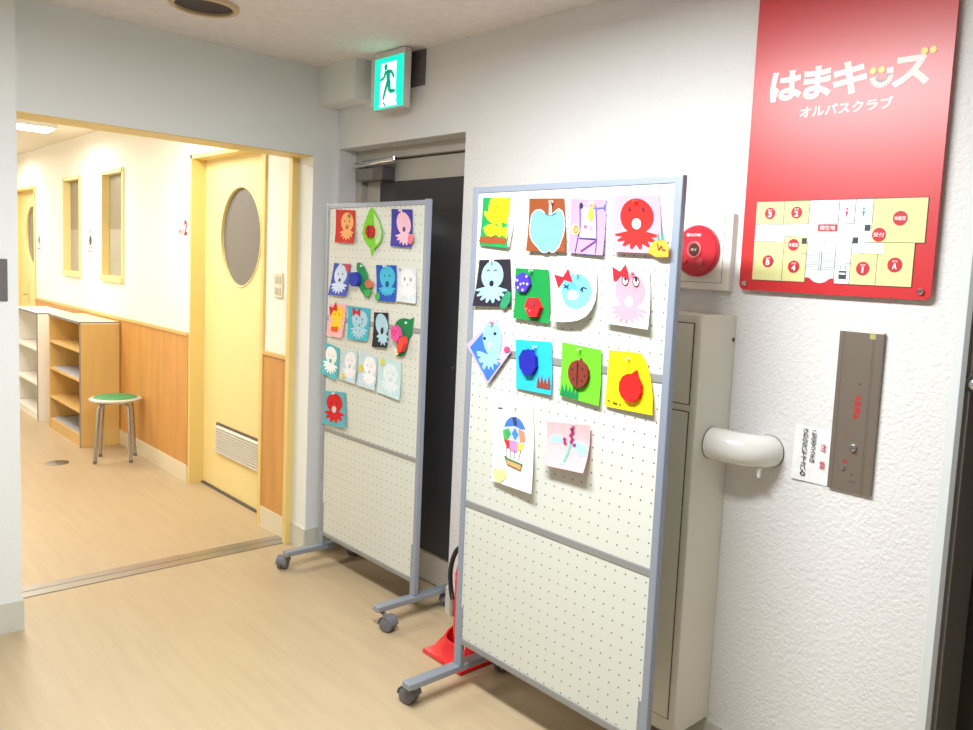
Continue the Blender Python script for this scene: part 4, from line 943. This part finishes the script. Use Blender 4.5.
a.sheet((214, 222, 226)); a.octopus((234, 232, 234), .56, .10, .95, .40, .48, (150, 150, 165), (190, 190, 200), neck=.34, mouth_r=.04, eye_r=.045, eyev=.66, ed=.17); a.ell('grey_mark', .12, .90, .06, .05, (150, 165, 165), 2)
a = A1('B8', 'yellow octopus with red bow on pink paper, third row left')
a.sheet((246, 178, 186)); a.octopus((250, 204, 40), .52, .12, .96, .36, .40, (200, 130, 40), None, neck=.34, tips=7); a.shape('orange_stripe', [(.28, .30), (.66, .32), (.72, .18), (.26, .16)], (222, 90, 34), 3); a.bow(.24, .86, .22)
a = A1('B9', 'pale blue octopus with red bow on teal paper, third row')
a.sheet((64, 176, 196)); a.octopus((170, 206, 222), .56, .04, .92, .36, .40, (90, 120, 150), (110, 160, 150), neck=.34, mouth_r=.05); a.bow(.42, .84, .17, rot=0)
for q in ((.40, .5), (.68, .52), (.6, .3), (.42, .3), (.7, .38)): a.ell('dot', q[0], q[1], .018, .024, (90, 120, 150), 3, n=8)
a = A1('B10', 'leaning pale blue octopus on black paper, third row of the farther board')
a.sheet((38, 36, 42)); a.octopus((172, 206, 222), .58, .06, .97, .42, .40, None, (36, 34, 40), neck=.30, lean=.30, mouth_r=.10, mv=.46, tips=6)
a = A1('B11', 'green leaf with pink and red origami bugs, right end of the third row')
a.sheet((20, 126, 70), [(.02, .70), (.12, .82), (.30, .92), (.55, .95), (.80, .93), (.98, 1.0), (.94, .80), (.92, .56), (.80, .46), (.72, .20), (.60, .02), (.30, .0), (.22, .10), (.20, .36), (.24, .60)])
a.bug(.26, .56, .24, .19, (226, 80, 150), -30, [(.18, .62), (.22, .53), (.30, .60)], (90, 30, 80), n=8, thick=.016); a.bug(.60, .30, .15, .23, (232, 70, 56), -28, n=6, thick=.02); a.shape('cream_strip', [(.18, .16), (.34, .24), (.40, .06), (.24, .02)], (226, 220, 170), 3, grid=.3); a.ell('white_mark', .62, .84, .06, .03, (220, 240, 225), 2)
a = A1('B12', 'white octopus on teal paper, left end of the fourth row')
a.sheet((84, 184, 196)); a.octopus((240, 242, 242), .52, .10, .95, .36, .46, (200, 180, 190), (90, 160, 150), neck=.36, mouth_r=.07)
a = A1('B13', 'white octopus with yellow flower at its lower left, fourth row')
a.sheet((190, 214, 224)); a.octopus((236, 236, 238), .58, .08, .97, .34, .42, (200, 190, 205), (180, 184, 214), neck=.34, mouth_r=.07); a.flower(.22, .14, .13, (232, 206, 90))
a = A1('B14', 'white octopus with yellow flower at its left edge, fourth row')
a.sheet((196, 216, 226)); a.octopus((240, 240, 242), .62, .08, .96, .34, .40, (214, 190, 200), (206, 206, 216), neck=.34, mouth_r=.06); a.flower(.12, .52, .14, (224, 206, 60))
a = A1('B15', 'pale blue sheet with yellow flower at its top left corner, fourth row')
a.sheet((192, 220, 222)); a.octopus((222, 232, 236), .56, .08, .90, .32, .42, (206, 200, 212), (200, 206, 216), neck=.34, mouth_r=.06); a.flower(.20, .90, .12, (224, 212, 60))
a = A1('B16', 'red octopus on teal paper, alone in the lowest row of the farther board')
a.sheet((92, 172, 186)); a.octopus((208, 24, 30), .50, .08, .95, .36, .46, (140, 20, 24), (206, 196, 200), neck=.36, mouth_r=.10, tips=6, mv=.46); a.pin(.5, .95)
